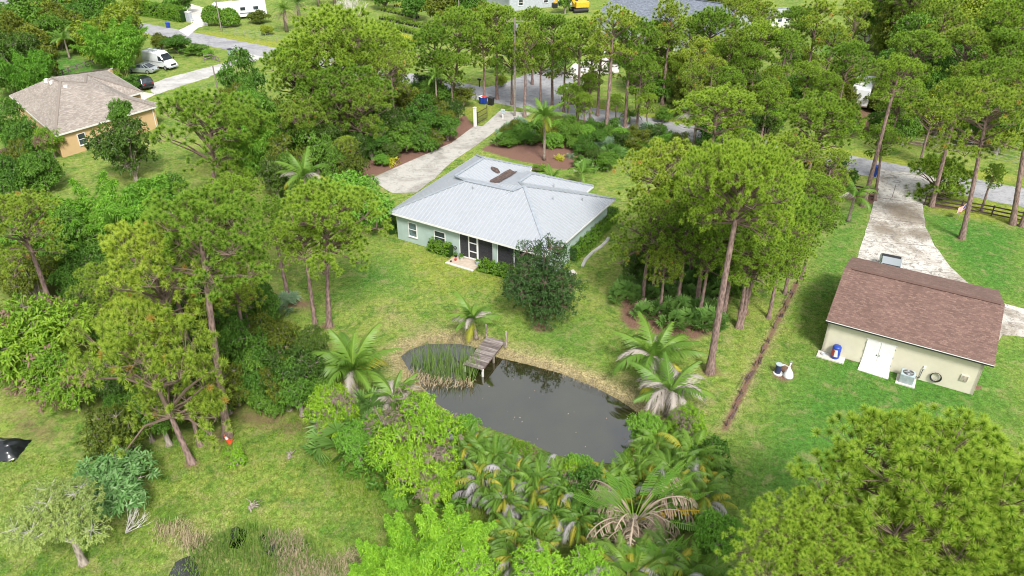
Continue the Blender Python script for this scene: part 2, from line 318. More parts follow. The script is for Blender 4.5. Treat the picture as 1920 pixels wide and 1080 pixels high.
# ---------------------------------------------------------------- foliage kernels (numpy)
class Leaves:
    def __init__(s): s.V=[];s.T=[];s.Cc=[];s.n=0
    def push(s,V,T,col): s.V.append(V);s.T.append(T+s.n);s.Cc.append(col);s.n+=len(V)
    def needles(s,rng,pos,ax,K,L,wd,spread=1.0,droop=.12,lob=None):
        """pompom tufts: K thin triangles round each position"""
        n=len(pos); d=rng.normal(size=(n,K,3)); d=nrm(d); d=nrm(ax[:,None,:]*.55+d*spread)
        d[:,:,2]-=droop*rng.random((n,K)); ln=L*(.85+.2*rng.random((n,K,1)))
        b=pos[:,None,:]-ax[:,None,:]*(rng.random((n,K,1))**2*L*.35)
        sd=nrm(np.cross(d,rng.normal(size=(n,K,3))))*wd/2
        V=np.stack([b-sd,b+sd,b+d*ln],2).reshape(-1,3)
        T=np.arange(n*K*3).reshape(-1,3)
        r=rng.random(n); l=lob if lob is not None else rng.random(n)
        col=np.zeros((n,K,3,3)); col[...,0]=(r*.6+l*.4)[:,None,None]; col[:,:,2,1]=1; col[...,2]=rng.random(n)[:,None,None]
        s.push(V,T,col.reshape(-1,3))
    def rosettes(s,rng,pos,ax,K,L,wd,spread=1.0,droop=.35,lob=None,odd=None,fold=.15):
        """whorls of K diamond leaves lying across the cluster axis"""
        n=len(pos); d=nrm(rng.normal(size=(n,K,3))); d=nrm(ax[:,None,:]*.5+d*spread)
        d[:,:,2]-=droop*rng.random((n,K)); ln=L*(.65+.5*rng.random((n,K,1)))
        b=pos[:,None,:]+rng.normal(size=(n,K,3))*L*.18
        nn=nrm(ax[:,None,:]+np.array([0,0,.5])+rng.normal(size=(n,K,3))*.35)
        sd=nrm(np.cross(d,nn))*wd/2
        mid=b+d*ln*.45; tip=b+d*ln; tip[:,:,2]-=droop*ln[:,:,0]*.4; mid2=mid+nn*fold*wd
        V=np.stack([b,mid2-sd,tip,mid2+sd],2).reshape(-1,3)
        q=np.arange(n*K)[:,None]*4; T=np.concatenate([q+np.array([0,1,2]),q+np.array([0,2,3])],0)
        r=rng.random(n); l=lob if lob is not None else rng.random(n)
        col=np.zeros((n,K,4,3)); col[...,0]=np.clip((r*.55+l*.45)[:,None,None]+rng.normal(size=(n,K,1))*.1,0,1)
        col[...,1]=(rng.random((n,K,1))**2); col[...,2]=(odd if odd is not None else rng.random(n))[:,None,None]
        s.push(V,T,col.reshape(-1,3))
    def frond(s,rng,root,az,el,L,bend,nl=26,ll=.55,wd=.05,droop=.6,twist=0.0,tone=None,vshape=.3):
        """pinnate frond: curved rachis with paired hanging leaflets"""
        t=np.linspace(0,1,nl); e=el-bend*t**1.3
        ds=np.stack([np.cos(e)*math.cos(az),np.cos(e)*math.sin(az),np.sin(e)],1)
        p=np.array(root)+np.concatenate([[np.zeros(3)],np.cumsum(ds[:-1]*L/(nl-1),0)],0)
        side=np.array([-math.sin(az),math.cos(az),0.]); up=nrm(np.cross(ds,side)*-1)
        tone=rng.random() if tone is None else tone
        w0=.035*np.maximum(1-t,.15)*L/3.5
        V=np.concatenate([p-side*w0[:,None],p+side*w0[:,None]],0); i=np.arange(nl-1)
        T=np.concatenate([np.stack([i,i+nl,i+1],1),np.stack([i+nl,i+nl+1,i+1],1)],0)
        c=np.zeros((len(V),3)); c[:,0]=tone; c[:,1]=1; c[:,2]=rng.random(); s.push(V,T,c)
        sel=np.arange(max(2,nl//8),nl); m=len(sel)
        prof=np.sin(np.clip(t[sel]*1.05,0,1)**.6*math.pi*.92+.18)*.75+.25
        for sg in (-1,1):
            d=nrm(side*sg+ds[sel]*(.45+.5*t[sel][:,None])+up[sel]*vshape+rng.normal(size=(m,3))*.09)
            l=(ll*prof*(.85+.3*rng.random(m)))[:,None]
            b=p[sel]; k=b+d*l*.5; tip=b+d*l; tip[:,2]-=droop*l[:,0]*(.6+.6*rng.random(m)); k[:,2]-=droop*l[:,0]*.12
            wv=nrm(ds[sel])*wd/2
            V=np.stack([b-wv,b+wv,k-wv,k+wv,tip],1).reshape(-1,3); q=np.arange(m)[:,None]*5
            T=np.concatenate([q+np.array([0,1,3]),q+np.array([0,3,2]),q+np.array([2,3,4])],0)
            c=np.zeros((m,5,3)); c[...,0]=tone; c[:,:,1]=np.array([.3,.3,.2,.2,.6]); c[...,2]=rng.random(); s.push(V,T,c.reshape(-1,3))
    def paddle(s,rng,root,az,el,L,bend,wd,ragged=.3,tone=.5,stalk=.35,fan=False):
        """banana-like leaf: stalk then a wide blade, split into ragged strips"""
        n=14; t=np.linspace(0,1,n); e=el-bend*t**1.5
        ds=np.stack([np.cos(e)*math.cos(az),np.cos(e)*math.sin(az),np.sin(e)],1)
        p=np.array(root)+np.concatenate([[np.zeros(3)],np.cumsum(ds[:-1]*L/(n-1),0)],0)
        side=np.array([-math.sin(az),math.cos(az),0.]); wst=.03
        if fan: side=nrm(np.cross(ds[4],side))
        V=np.concatenate([p-side*wst,p+side*wst],0); i=np.arange(n-1)
        T=np.concatenate([np.stack([i,i+n,i+1],1),np.stack([i+n,i+n+1,i+1],1)],0)
        c=np.zeros((len(V),3)); c[:,0]=tone; c[:,1]=1; c[:,2]=.9; s.push(V,T,c)
        m=22; tt=np.linspace(stalk,.99,m)
        for sg in (-1,1):
            for j in range(m-1):
                if rng.random()<ragged*.25: continue
                def at(x):
                    f=x*(n-1); k=min(int(f),n-2); return p[k]+(p[k+1]-p[k])*(f-k)
                a=at(tt[j]); b=at(tt[j+1]-(.012 if ragged>.1 else 0)); u=(tt[j]-stalk)/(1-stalk); pw=wd*math.sin(min(1,u*1.02+.08)**.75*math.pi)**.6*.5+.02
                dr=rng.random()*ragged
                o=side*sg*pw+np.array([0,0,-.15*pw-dr*pw*1.6])+ds[min(n-1,int(tt[j]*(n-1)))]*pw*.25
                V=np.array([a,b,b+o,a+o]); c=np.zeros((4,3)); c[:,0]=np.clip(tone+rng.normal()*.08,0,1); c[2:,1]=.7; c[:,2]=rng.random()
                s.push(V,np.array([[0,1,2],[0,2,3]]),c)
    def blades(s,rng,pos,h,wd,lean=.35,kink=0.0):
        n=len(pos); a=rng.random(n)*2*math.pi; ln=rng.random(n)*lean; hh=h*(.55+.6*rng.random(n))
        d=np.stack([np.cos(a)*ln,np.sin(a)*ln,np.ones(n)],1); d=nrm(d)
        sd=np.stack([-np.sin(a+1),np.cos(a+1),np.zeros(n)],1)*wd/2
        k=pos+d*hh[:,None]*.6; d2=d.copy(); d2[:,2]-=kink+ln*1.2; tip=k+d2*hh[:,None]*.45
        V=np.stack([pos-sd,pos+sd,k+sd*.8,k-sd*.8,tip],1).reshape(-1,3); q=np.arange(n)[:,None]*5
        T=np.concatenate([q+np.array([0,1,2]),q+np.array([0,2,3]),q+np.array([3,2,4])],0)
        c=np.zeros((n,5,3)); c[...,0]=rng.random(n)[:,None]; c[:,:,1]=np.array([0,0,.4,.4,1]); c[...,2]=rng.random(n)[:,None]; s.push(V,T,c.reshape(-1,3))
    def mesh(s,name,mat): return trimesh(name,np.concatenate(s.V),np.concatenate(s.T),mat,np.concatenate(s.Cc))
def sph(rng,n,zmin=-1.0):
    z=zmin+(1-zmin)*rng.random(n); a=rng.random(n)*2*math.pi; r=np.sqrt(np.maximum(0,1-z*z)); return np.stack([r*np.cos(a),r*np.sin(a),z],1)
# ---- crown prototypes, radius about 1 unit = real metres given
def pine_proto(seed,Rr,Hc,nl,nt_,K,L,wd,mat,sparse=0.0,side=True):
    """umbrella crown: lobes of tufts on a dome, limbs and twigs inside. Crown base at z=0 (trunk top third)."""
    rng=np.random.default_rng(seed); lv=Leaves(); mb=MB(); lobes=[]
    for i in range(nl):
        a=i*2.39996+rng.normal()*.35; f=(i+.5)/nl; r=Rr*.80*math.sqrt(f)*(.85+.3*rng.random())
        z=Hc*(1-.62*(r/Rr)**2)*(.80+.2*rng.random())
        lobes.append((r*math.cos(a),r*math.sin(a),z,Rr*(.22+.13*rng.random())))
    if side:
        for i in range(int(nl*.85)):
            a=rng.random()*6.28; r=Rr*(.30+.55*rng.random()); lobes.append((r*math.cos(a),r*math.sin(a),Hc*(-.30+.80*rng.random()),Rr*(.17+.12*rng.random())))
    gap=rng.random()*6.28; ex=1+.22*rng.random(); lobes=[(x*ex,y/ex,z,rl) for (x,y,z,rl) in lobes if not (math.cos(math.atan2(y,x)-gap)>.72 and math.hypot(x,y)>.45*Rr and rng.random()<.6)]
    for (x,y,z,rl) in lobes:
        n=int(nt_*(rl/(Rr*.28))**2*(1-sparse*rng.random())); d=sph(rng,n,-.45)
        rad=rl*(.72+.45*rng.random((n,1))); pos=np.array([x,y,z])+d*rad*np.array([1.12,1.12,.72])
        ax=nrm(d*.8+np.array([0,0,.75])+rng.normal(size=(n,3))*.15)
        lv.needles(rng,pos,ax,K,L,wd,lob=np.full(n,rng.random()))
        lc=Vector((x,y,z-rl*.35)); r0=math.hypot(x,y)
        z0=max(-.9,min(Hc*.7,z-.12*Hc-r0*(.25+.5*rng.random()))); mid=Vector((x*.5,y*.5,(z0+lc.z)/2+r0*.06+rng.normal()*.15))
        br=.022+.016*rl+.009*r0
        mb.tube([(0,0,z0),mid,lc],[br*1.3,br,br*.5],5,False)
        for j in range(0,n,2):
            q=Vector(pos[j]-ax[j]*L*.3); m=(lc+q)/2+Vector((0,0,-.05)); mb.tube([lc,m,q],[br*.35,.018,.010],3,False)
    mb.tube([(0,0,-.6),(0.05,0,Hc*.45),(-.03,.05,Hc*.8)],[.16,.10,.04],6,False)
    return lv.mesh('pine_crown',mat), mb.mesh('pine_branches',M['twig'])
def leafy_proto(seed,Rr,Hc,nl,nr,K,L,wd,mat,branches='greybark',zlow=-.4,droop=.35,oddpatch=False,inner=.25,ragged=.3):
    """broad crown: ellipsoid shell of lobes carrying whorls of leaves. Centre of crown at z=0."""
    rng=np.random.default_rng(seed); lv=Leaves(); mb=MB()
    for i in range(nl):
        d=sph(rng,1,zlow)[0]; f=(.62+ragged*rng.random()) if i>nl*inner else rng.random()*.5
        c=d*np.array([Rr,Rr,Hc])*f*.82; rl=Rr*(.20+.16*rng.random()); n=int(nr*(rl/(Rr*.28))**2)
        q=sph(rng,n,-.5); pos=c+q*rl*(.6+.5*rng.random((n,1)))*np.array([1.1,1.1,.8]); ax=nrm(q*.8+np.array([0,0,.6])+d*.3)
        odd=None
        if oddpatch: odd=np.where(rng.random(n)<(.75 if rng.random()<.22 else .03),0.0,.9)
        lv.rosettes(rng,pos,ax,K,L,wd,droop=droop,lob=np.full(n,rng.random()),odd=odd)
        mb.tube([(0,0,-Hc*.9),tuple(c*.45+np.array([0,0,-Hc*.3])),tuple(c)],[.10,.06,.02],4,False)
        for j in range(0,n,5): mb.tube([tuple(c),tuple(pos[j])],[.02,.008],3,False)
    return lv.mesh('leaf_crown',mat), mb.mesh('branches',M[branches])
def bamboo_proto(seed,Rr,H,nc,nn,K,L,wd,mat,plume=.55,arch=.9):
    """clump of arching culms, each ending in a feathery plume. Base at z=0"""
    rng=np.random.default_rng(seed); lv=Leaves(); mb=MB()
    for i in range(nc):
        a=rng.random()*6.28; hh=H*(.6+.42*rng.random()); out=Rr*(.25+.75*rng.random()); r0=Rr*.22*rng.random()
        n=12; t=np.linspace(0,1,n); rr=r0+out*t**2.2; zz=hh*(t-(.10+.12*arch)*t**3.2)
        pts=np.stack([rr*math.cos(a),rr*math.sin(a),zz],1); mb.tube([tuple(p) for p in pts],[.05*(1-.8*x)+.006 for x in t],4,False)
        tt=.22+.78*rng.random(nn)**.8; idx=tt*(n-1); k=np.minimum(idx.astype(int),n-2); p=pts[k]+(pts[k+1]-pts[k])*(idx-k)[:,None]
        off=rng.normal(size=(nn,3))*plume*np.sin(np.clip(tt*1.02,0,1)*math.pi*.93+.1)[:,None]; ax=nrm(off+np.array([0,0,.5])); off[:,2]*=.6
        lv.rosettes(rng,p+off,ax,K,L,wd,droop=.6,lob=np.full(nn,rng.random()))
    return lv.mesh('bamboo_leaves',mat), mb.mesh('culms',M['culm'])
ONES=['','first','second','third','fourth','fifth','sixth','seventh','eighth','ninth','tenth','eleventh','twelfth','thirteenth','fourteenth','fifteenth','sixteenth','seventeenth','eighteenth','nineteenth']
TENS={20:'twent',30:'thirt',40:'fort',50:'fift',60:'sixt',70:'sevent'}
def ordinal(n):
    if n<20: return ONES[n]
    t_,o_=n//10*10,n%10
    return TENS[t_]+('ieth' if o_==0 else 'y-'+ONES[o_])
def link_tree(name,label,cat,loc,h,crown,branch,crown_z,cs,trunk_mat='bark',r0=.2,lean=(0,0),group=None,rotz=None,rng=None,trunk=True,wob=.15,czs=None):
    """root Empty leaned as a whole; children: trunk, branches, crown"""
    rng=rng or np.random.default_rng(abs(hash((round(loc[0],1),round(loc[1],1))))%99999)
    t=thing(name,label,cat,loc,0,group)
    ln=Vector((lean[0],lean[1],h)); t.rotation_euler=Vector((0,0,1)).rotation_difference(ln.normalized()).to_euler()
    rz=rng.random()*6.28 if rotz is None else rotz
    if trunk:
        mb=MB(); n=9; px,py=rng.random()*6,rng.random()*6; top=crown_z+.1*h
        pts=[(wob*math.sin(px+3.*k/n)*k/n,wob*math.sin(py+2.5*k/n)*k/n,top*k/n-.05) for k in range(n+1)]
        x1,y1,_=pts[-1]; pts=[(p[0]-x1*(k/n)**3,p[1]-y1*(k/n)**3,p[2]) for k,p in enumerate(pts)]
        mb.tube(pts,[r0*(1.45 if k==0 else 1)*(1-.5*k/n) for k in range(n+1)],9,False); mb.build('trunk',M[trunk_mat],t,smooth=True)
    s3=(cs,cs,cs if czs is None else czs)
    if branch: link('branches',branch,t,(0,0,crown_z),(0,0,rz),s3)
    link('crown',crown,t,(0,0,crown_z),(0,0,rz),s3)
    return t
# ---------------------------------------------------------------- terrain
rngT=np.random.default_rng(5)
def jitter(poly,step=1.2,amp=.10,closed=True,seed=1):
    r=random.Random(seed); out=[]; n=len(poly)
    for i in range(n if closed else n-1):
        a=Vector(poly[i]);b=Vector(poly[(i+1)%n]); m=max(1,int((b-a).length/step))
        for k in range(m):
            p=a.lerp(b,k/m); out.append((p.x+r.uniform(-amp,amp),p.y+r.uniform(-amp,amp)))
    return out
def sdf(poly,X,Y):
    poly=np.array(poly); n=len(poly); d=np.full(X.shape,1e9); inside=np.zeros(X.shape,bool)
    for i in range(n):
        ax,ay=poly[i]; bx,by=poly[(i+1)%n]; ex,ey=bx-ax,by-ay
        t=np.clip(((X-ax)*ex+(Y-ay)*ey)/(ex*ex+ey*ey+1e-9),0,1); d=np.minimum(d,np.hypot(X-ax-t*ex,Y-ay-t*ey))
        c=((ay>Y)!=(by>Y)); xi=ax+(Y-ay)*ex/(ey if abs(ey)>1e-9 else 1e-9); inside^= c&(X<xi)
    return np.where(inside,d,-d)
pond=PT([(752,668),(770,655),(800,645),(840,641),(885,650),(930,670),(990,684),(1050,700),(1110,724),(1160,750),(1198,776),(1224,805),(1215,845),(1170,870),(1100,864),(1040,852),(980,824),(910,800),(850,780),(815,752),(790,722),(768,695)],-.25)
pool_a=PT([(300,1110),(330,1052),(362,1040),(374,1075),(372,1120)],-.2); pool_b=PT([(436,985),(462,996),(456,1030),(430,1026)],-.2); pool_c=PT([(480,1000),(520,1010),(560,1030),(540,1050),(500,1040)],-.2)
xs=np.unique(np.concatenate([np.array([-1500,-800,-400,-260,-200,-160]),np.arange(-140,-32,.9),np.arange(-32,40,.28),np.arange(40,141,.9),np.array([160,200,260,400,800,1500])]))
ys=np.unique(np.concatenate([np.array([-200,-50,0,10,16]),np.arange(20,76,.28),np.arange(76,215,.9),np.array([230,260,320,450,800,2000])]))
X,Y=np.meshgrid(xs,ys)
Z=np.zeros(X.shape)
near=(np.abs(X)<45)&(Y<80)&(Y>15)
def carve(poly,lvl,slope,dep):
    d=sdf(poly,X,Y); out=lvl*np.clip(1+d/1.3,0,1)**1.5; ins=lvl-np.minimum(dep,d*slope)
    return np.where(d>0,ins,out),d
zp,dp=carve(pond,-.25,.45,1.3); Z=np.minimum(Z,zp)
for pl in (pool_a,pool_b,pool_c):
    zz,_=carve(pl,-.2,.4,.3); Z=np.minimum(Z,zz)
def zone(poly,soft=.6,grow=0.0): return np.clip((sdf(PT(poly),X,Y)+grow)/soft*.5+.5,0,1)
dry=np.clip((dp+2.8)/2.6,0,1)*(dp<0.6)
dryc=zone([(760,640),(830,610),(900,630),(1000,650),(1090,690),(1190,710),(1260,760),(1330,760),(1240,800),(1150,745),(1000,680),(860,640),(770,660)],2.2)
dry=dry*(1-zone([(812,752),(850,775),(910,797),(980,822),(1040,850),(1100,862),(1170,868),(1235,850),(1240,960),(760,930),(770,780)],1.2,1.0))
dry=np.maximum(dry*.9,dryc*.85)*np.clip((1-sdf(PT([(560,700),(700,720),(800,760),(950,840),(1200,880),(1300,1000),(500,1100),(400,800)]),X,Y)/2),0,1)
for pz,st in (([(700,560),(800,590),(900,600),(880,640),(760,640),(680,600)],.55),([(700,440),(820,470),(1000,560),(900,600),(760,520)],.28),([(1100,450),(1160,400),(1150,520),(1090,560)],.35),([(1240,630),(1340,700),(1300,800),(1230,700)],.35),([(1370,560),(1480,540),(1440,640),(1370,760),(1340,720)],.35),
              ([(290,980),(400,960),(480,1040),(700,1040),(690,1090),(300,1090)],.6),([(0,840),(60,860),(40,1000),(0,1000)],.45),([(480,880),(560,930),(520,950)],.4),([(140,200),(250,300),(180,330),(60,330)],.15),([(760,300),(900,300),(860,360),(730,400)],.3),([(1500,600),(1560,680),(1500,800),(1400,900),(1380,820)],.25),([(960,265),(900,275),(860,300),(915,320)],.35)):
    dry=np.maximum(dry,zone(pz,2.5)*st)
dry=np.maximum(dry,zone([(1486,526),(1505,531),(1454,640),(1398,760),(1372,816),(1340,806),(1370,744),(1430,634)],.9)*.75)
mul=np.zeros(X.shape)
for pz,st,so in (([(690,335),(842,275),(890,240),(872,215),(830,240),(760,262),(690,300),(660,325)],1,.5),([(925,268),(990,240),(1130,250),(1190,275),(1100,315),(1050,318),(960,298),(900,280)],1,.5),
              ([(1165,600),(1165,560),(1200,505),(1320,500),(1370,560),(1345,620),(1290,640),(1230,625),(1180,615)],.95,.9),([(1490,526),(1500,531),(1446,640),(1390,758),(1362,812),(1350,806),(1378,744),(1436,634)],.78,.3),
              ([(1316,680),(1345,680),(1356,700),(1330,712),(1310,700)],.7,.7),([(1448,682),(1490,680),(1494,712),(1466,722),(1446,705)],.7,.6),([(1590,354),(1650,354),(1645,385),(1585,375)],.8,.7),([(1735,378),(1800,384),(1795,395),(1740,392)],.6,.6),
              ([(0,750),(130,790),(140,830),(40,840),(0,820)],.6,2.5),([(420,760),(520,760),(590,800),(560,830),(440,800)],.6,1.5),([(360,780),(450,800),(440,840),(370,850)],.5,1.5),([(0,300),(30,310),(30,350),(0,360)],.7,1.5),([(500,540),(600,560),(590,590),(500,580)],.6,1.2),([(1290,240),(1420,240),(1450,300),(1300,300)],.5,1.5),([(1560,190),(1640,200),(1660,250),(1590,250)],.6,1.5),
              ([(620,880),(680,910),(640,930)],.35,1.0),([(700,170),(760,150),(860,165),(850,250),(720,240)],.5,1.5),([(330,860),(390,860),(385,880),(345,882)],.5,.6),([(1380,578),(1405,578),(1408,592),(1382,594)],.8,.5)):
    mul=np.maximum(mul,zone(pz,so)*st)
for bx,by,rr_ in ((425,818,.9),(382,806,1.0),(360,868,.8),(465,700,.9),(615,612,1.1),(541,567,1.0),(1297,528,.9),(1320,533,.9),(1394,587,.9),(1618,386,.8),(1746,387,.8),(1803,449,.7),(1898,421,.7),(1135,262,.8),(402,345,1.2),(1070,545,.6),(1015,612,1.5)):
    c0=P(bx,by); mul=np.maximum(mul,np.clip(1.25-np.hypot(X-c0.x,Y-c0.y)/rr_,0,1)*.6)
for pz,st,so in (([(1586,664),(1700,690),(1842,724),(1840,734),(1700,700),(1584,674)],.75,.2),([(741,446),(800,462),(800,468),(740,452)],.4,.2)): mul=np.maximum(mul,zone(pz,so)*st)
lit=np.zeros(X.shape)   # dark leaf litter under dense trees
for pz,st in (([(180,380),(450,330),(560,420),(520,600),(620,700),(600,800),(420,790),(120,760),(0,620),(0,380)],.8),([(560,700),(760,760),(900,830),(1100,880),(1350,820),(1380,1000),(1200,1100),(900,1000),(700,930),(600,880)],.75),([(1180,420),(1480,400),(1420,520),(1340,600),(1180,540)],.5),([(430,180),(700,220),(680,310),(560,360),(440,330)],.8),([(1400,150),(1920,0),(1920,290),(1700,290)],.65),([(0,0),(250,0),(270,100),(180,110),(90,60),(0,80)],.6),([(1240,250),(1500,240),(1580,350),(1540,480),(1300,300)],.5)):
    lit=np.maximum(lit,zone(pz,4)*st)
yel=np.zeros(X.shape)
for pz,st in (([(340,60),(520,95),(530,75),(480,75),(400,60)],1),([(1105,215),(1200,225),(1300,250),(1700,315),(1920,350),(1920,330),(1700,300),(1300,230),(1100,190)],.9),([(1750,360),(1920,390),(1920,425),(1740,395)],.9),([(200,900),(500,800),(800,900),(600,1000),(300,960)],.3),([(700,450),(1000,480),(1000,560),(800,560)],.5),([(860,190),(940,200),(900,235),(860,220)],.8)):
    yel=np.maximum(yel,zone(pz,2.5)*st)
lush=np.zeros(X.shape)
for pz,st in (([(1560,400),(1640,380),(1600,500),(1400,800),(1340,980),(1500,980),(1920,780),(1920,640),(1860,660),(1500,600)],.8),([(1735,395),(1920,430),(1920,570),(1830,540),(1750,460)],1),([(80,180),(260,150),(180,120),(40,60)],.9),([(640,500),(760,480),(760,540),(640,560)],.8),([(960,600),(1100,600),(1140,680),(1000,650)],.7),([(380,180),(430,130),(330,180),(300,300)],.6),([(1520,50),(1620,60),(1600,110),(1530,100)],.9)):
    lush=np.maximum(lush,zone(pz,3)*st)
nv=X.size; nxs=len(xs); nys=len(ys)
idx=np.arange(nv).reshape(nys,nxs); a=idx[:-1,:-1].ravel();b=idx[:-1,1:].ravel();c_=idx[1:,1:].ravel();d_=idx[1:,:-1].ravel()
tr=np.concatenate([np.stack([a,b,c_],1),np.stack([a,c_,d_],1)],0)
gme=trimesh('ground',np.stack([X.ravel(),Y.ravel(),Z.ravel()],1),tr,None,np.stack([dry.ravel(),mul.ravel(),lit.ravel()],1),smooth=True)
z2=gme.color_attributes.new('Zone','FLOAT_COLOR','POINT'); q=np.ones((nv,4),np.float32); q[:,0]=yel.ravel(); q[:,1]=lush.ravel(); q[:,2]=np.clip(dp.ravel()*2+.3,0,1); z2.data.foreach_set('color',q.ravel())
def groundmat():
    m,nt,b=newmat('grass_and_soil'); co=objco(nt)
    def att(n):
        at=N(nt,"ShaderNodeAttribute",attribute_name=n); sp=nt.nodes.new("ShaderNodeSeparateColor"); nt.links.new(at.outputs[0],sp.inputs[0]); return sp.outputs
    A=att('Col'); B=att('Zone')
    fine=noise(nt,9,5,.8,co); vf=noise(nt,38,3,.8,co); med=noise(nt,1.1,5,.7,co,.4); big=noise(nt,.16,4,.6,co,.5); mid2=noise(nt,.5,4,.65,co,.8)
    g=ramp(nt,big.outputs[0],[(.30,(.10,.195,.03)),(.5,(.155,.25,.04)),(.70,(.23,.29,.055))]).outputs[0]
    g=mixc(nt,ramp(nt,med.outputs[0],[(.40,0.0),(.62,.7)]).outputs[0],g,(.27,.29,.08))
    g=mixc(nt,ramp(nt,mid2.outputs[0],[(.34,.75),(.5,0.0)]).outputs[0],g,(.06,.15,.022))
    def masked(base,col,w,nz,lo=.25,soft=.35):
        s_=N(nt,"ShaderNodeMath",operation='MULTIPLY_ADD'); nt.links.new(w,s_.inputs[0]); s_.inputs[1].default_value=1.25; 
        s2=N(nt,"ShaderNodeMath",operation='SUBTRACT'); nt.links.new(nz,s2.inputs[0]); s2.inputs[1].default_value=.62; nt.links.new(s2.outputs[0],s_.inputs[2])
        r=ramp(nt,s_.outputs[0],[(lo,0.0),(lo+soft,1.0)]); return mixc(nt,r.outputs[0],base,col)
    g=masked(g,(.075,.19,.03),B[1],mid2.outputs[0],.1,.8)
    g=masked(g,(.25,.28,.04),B[0],med.outputs[0],.2,.7)
    mxn=mixc(nt,.5,med.outputs[0],fine.outputs[0])
    dcol=ramp(nt,fine.outputs[0],[(.3,(.19,.16,.07)),(.5,(.31,.26,.13)),(.7,(.43,.36,.21))]).outputs[0]
    g=masked(g,dcol,A[0],mxn,.25,.55)
    g=mixc(nt,1.0,g,ramp(nt,noise(nt,3.2,5,.75,co,.6).outputs[0],[(.32,.52),(.5,1.0),(.68,1.5)]).outputs[0],'MULTIPLY')
    # scattered straw patches
    g=mixc(nt,ramp(nt,noise(nt,.75,6,.72,co,.3).outputs[0],[(.52,0.0),(.70,.7)]).outputs[0],g,(.34,.30,.14))
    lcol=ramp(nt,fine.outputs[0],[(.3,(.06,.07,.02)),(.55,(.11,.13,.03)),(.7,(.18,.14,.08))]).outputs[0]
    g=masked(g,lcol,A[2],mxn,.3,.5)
    mcol=ramp(nt,vf.outputs[0],[(.3,(.085,.042,.032)),(.5,(.19,.105,.08)),(.72,(.34,.22,.165))]).outputs[0]
    g=masked(g,mcol,A[1],mxn,.3,.35)
    g=mixc(nt,B[2],g,(.12,.085,.03))
    g=mixc(nt,1.0,g,ramp(nt,mixc(nt,.5,fine.outputs[0],vf.outputs[0]),[(.34,.38),(.5,.95),(.66,1.65)]).outputs[0],'MULTIPLY')
    nt.links.new(g,b.inputs['Base Color']); b.inputs['Roughness'].default_value=.95; b.inputs['Specular IOR Level'].default_value=.1
    bump(nt,b,mixc(nt,.4,fine.outputs[0],vf.outputs[0]),.7,.08); return m
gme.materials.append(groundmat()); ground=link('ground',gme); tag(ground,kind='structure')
def sheet(name,px,z,mat,amp=.0,step=1.0,kind='structure',seed=2,world=None):
    poly=world or PT(px); poly=jitter(poly,step,amp,True,seed) if amp else poly
    if sum(poly[i][0]*poly[(i+1)%len(poly)][1]-poly[(i+1)%len(poly)][0]*poly[i][1] for i in range(len(poly)))<0: poly=poly[::-1]
    o=MB().prism(poly,-.12,z).build(name,mat); return tag(o,kind=kind)
# straight street running down to the right
ra=Vector((-65.7,152.3)); rb=Vector((55.6,75.3)); rd=(rb-ra).normalized(); rn=Vector((rd.y,-rd.x))*1.0
rp=[ra-rd*120,rb+rd*160]; sheet('road',None,.020,M['asphalt'],.12,1.0,world=[tuple(rp[0]),tuple(rp[1]),tuple(rp[1]+rn*5.6),tuple(rp[0]+rn*5.6)])
sheet('side_road',[(905,166),(960,150),(1000,134),(1030,128),(1090,140),(1070,160),(1050,185),(1110,208),(960,200)],.012,M['asphalt'],.1)
sheet('driveway',[(937,208),(905,237),(890,236),(847,268),(770,302),(695,335),(718,352),(735,362),(780,361),(815,335),(838,312),(858,296),(897,270),(932,243),(975,222),(1000,212)],.034,M['driveconcrete'],.04,.8)
sheet('driveway',[(1648,318),(1641,370),(1630,410),(1604,495),(1560,600),(1700,600),(1830,640),(1870,640),(1880,628),(1960,636),(1960,590),(1885,570),(1850,556),(1822,538),(1782,500),(1753,462),(1735,425),(1730,384),(1750,357),(1760,330)],.034,M['concrete'],.05,.8)
for a,b in (((1641,370),(1730,383)),((1634,408),(1731,420)),((1616,452),(1748,462)),((1602,496),(1790,513)),((1680,346),(1672,372))):
    p0,p1=P(*a),P(*b); tag(MB().bar((p0.x,p0.y,.036),(p1.x,p1.y,.036),.05,.006).build('driveway_joint',M['rust']),kind='structure')
sheet('gravel_drive',[(277,160),(310,147),(425,117),(470,102),(500,108),(430,126),(390,146),(290,178)],.028,M['gravel'],.15,.8)
sheet('concrete_pad',[(240,168),(262,172),(292,177),(270,188),(238,182)],.06,M['cleanconcrete'])
sheet('driveway',[(335,57),(362,44),(352,25),(335,8),(345,4),(395,18),(388,30),(390,46),(372,52),(352,68)],.030,M['cleanconcrete'],.05)
sheet('driveway',[(1060,140),(1075,120),(1110,112),(1160,116),(1160,136),(1120,140),(1090,160)],.034,M['cleanconcrete'],.05)
wme=MB().prism([(p[0],p[1]) for p in jitter(PT([(735,640),(1250,640),(1260,900),(700,900)]),50,0)][::-1],-.3,-.25).build('pond_water',M['water']); tag(wme,kind='structure')
for pl in (pool_a,pool_b,pool_c):
    xs_=[p[0] for p in pl]; ys_=[p[1] for p in pl]
    tag(MB().box(min(xs_)-1,min(ys_)-1,-.24,max(xs_)+1,max(ys_)+1,-.2).build('marsh_water',M['darkwater']),kind='structure')
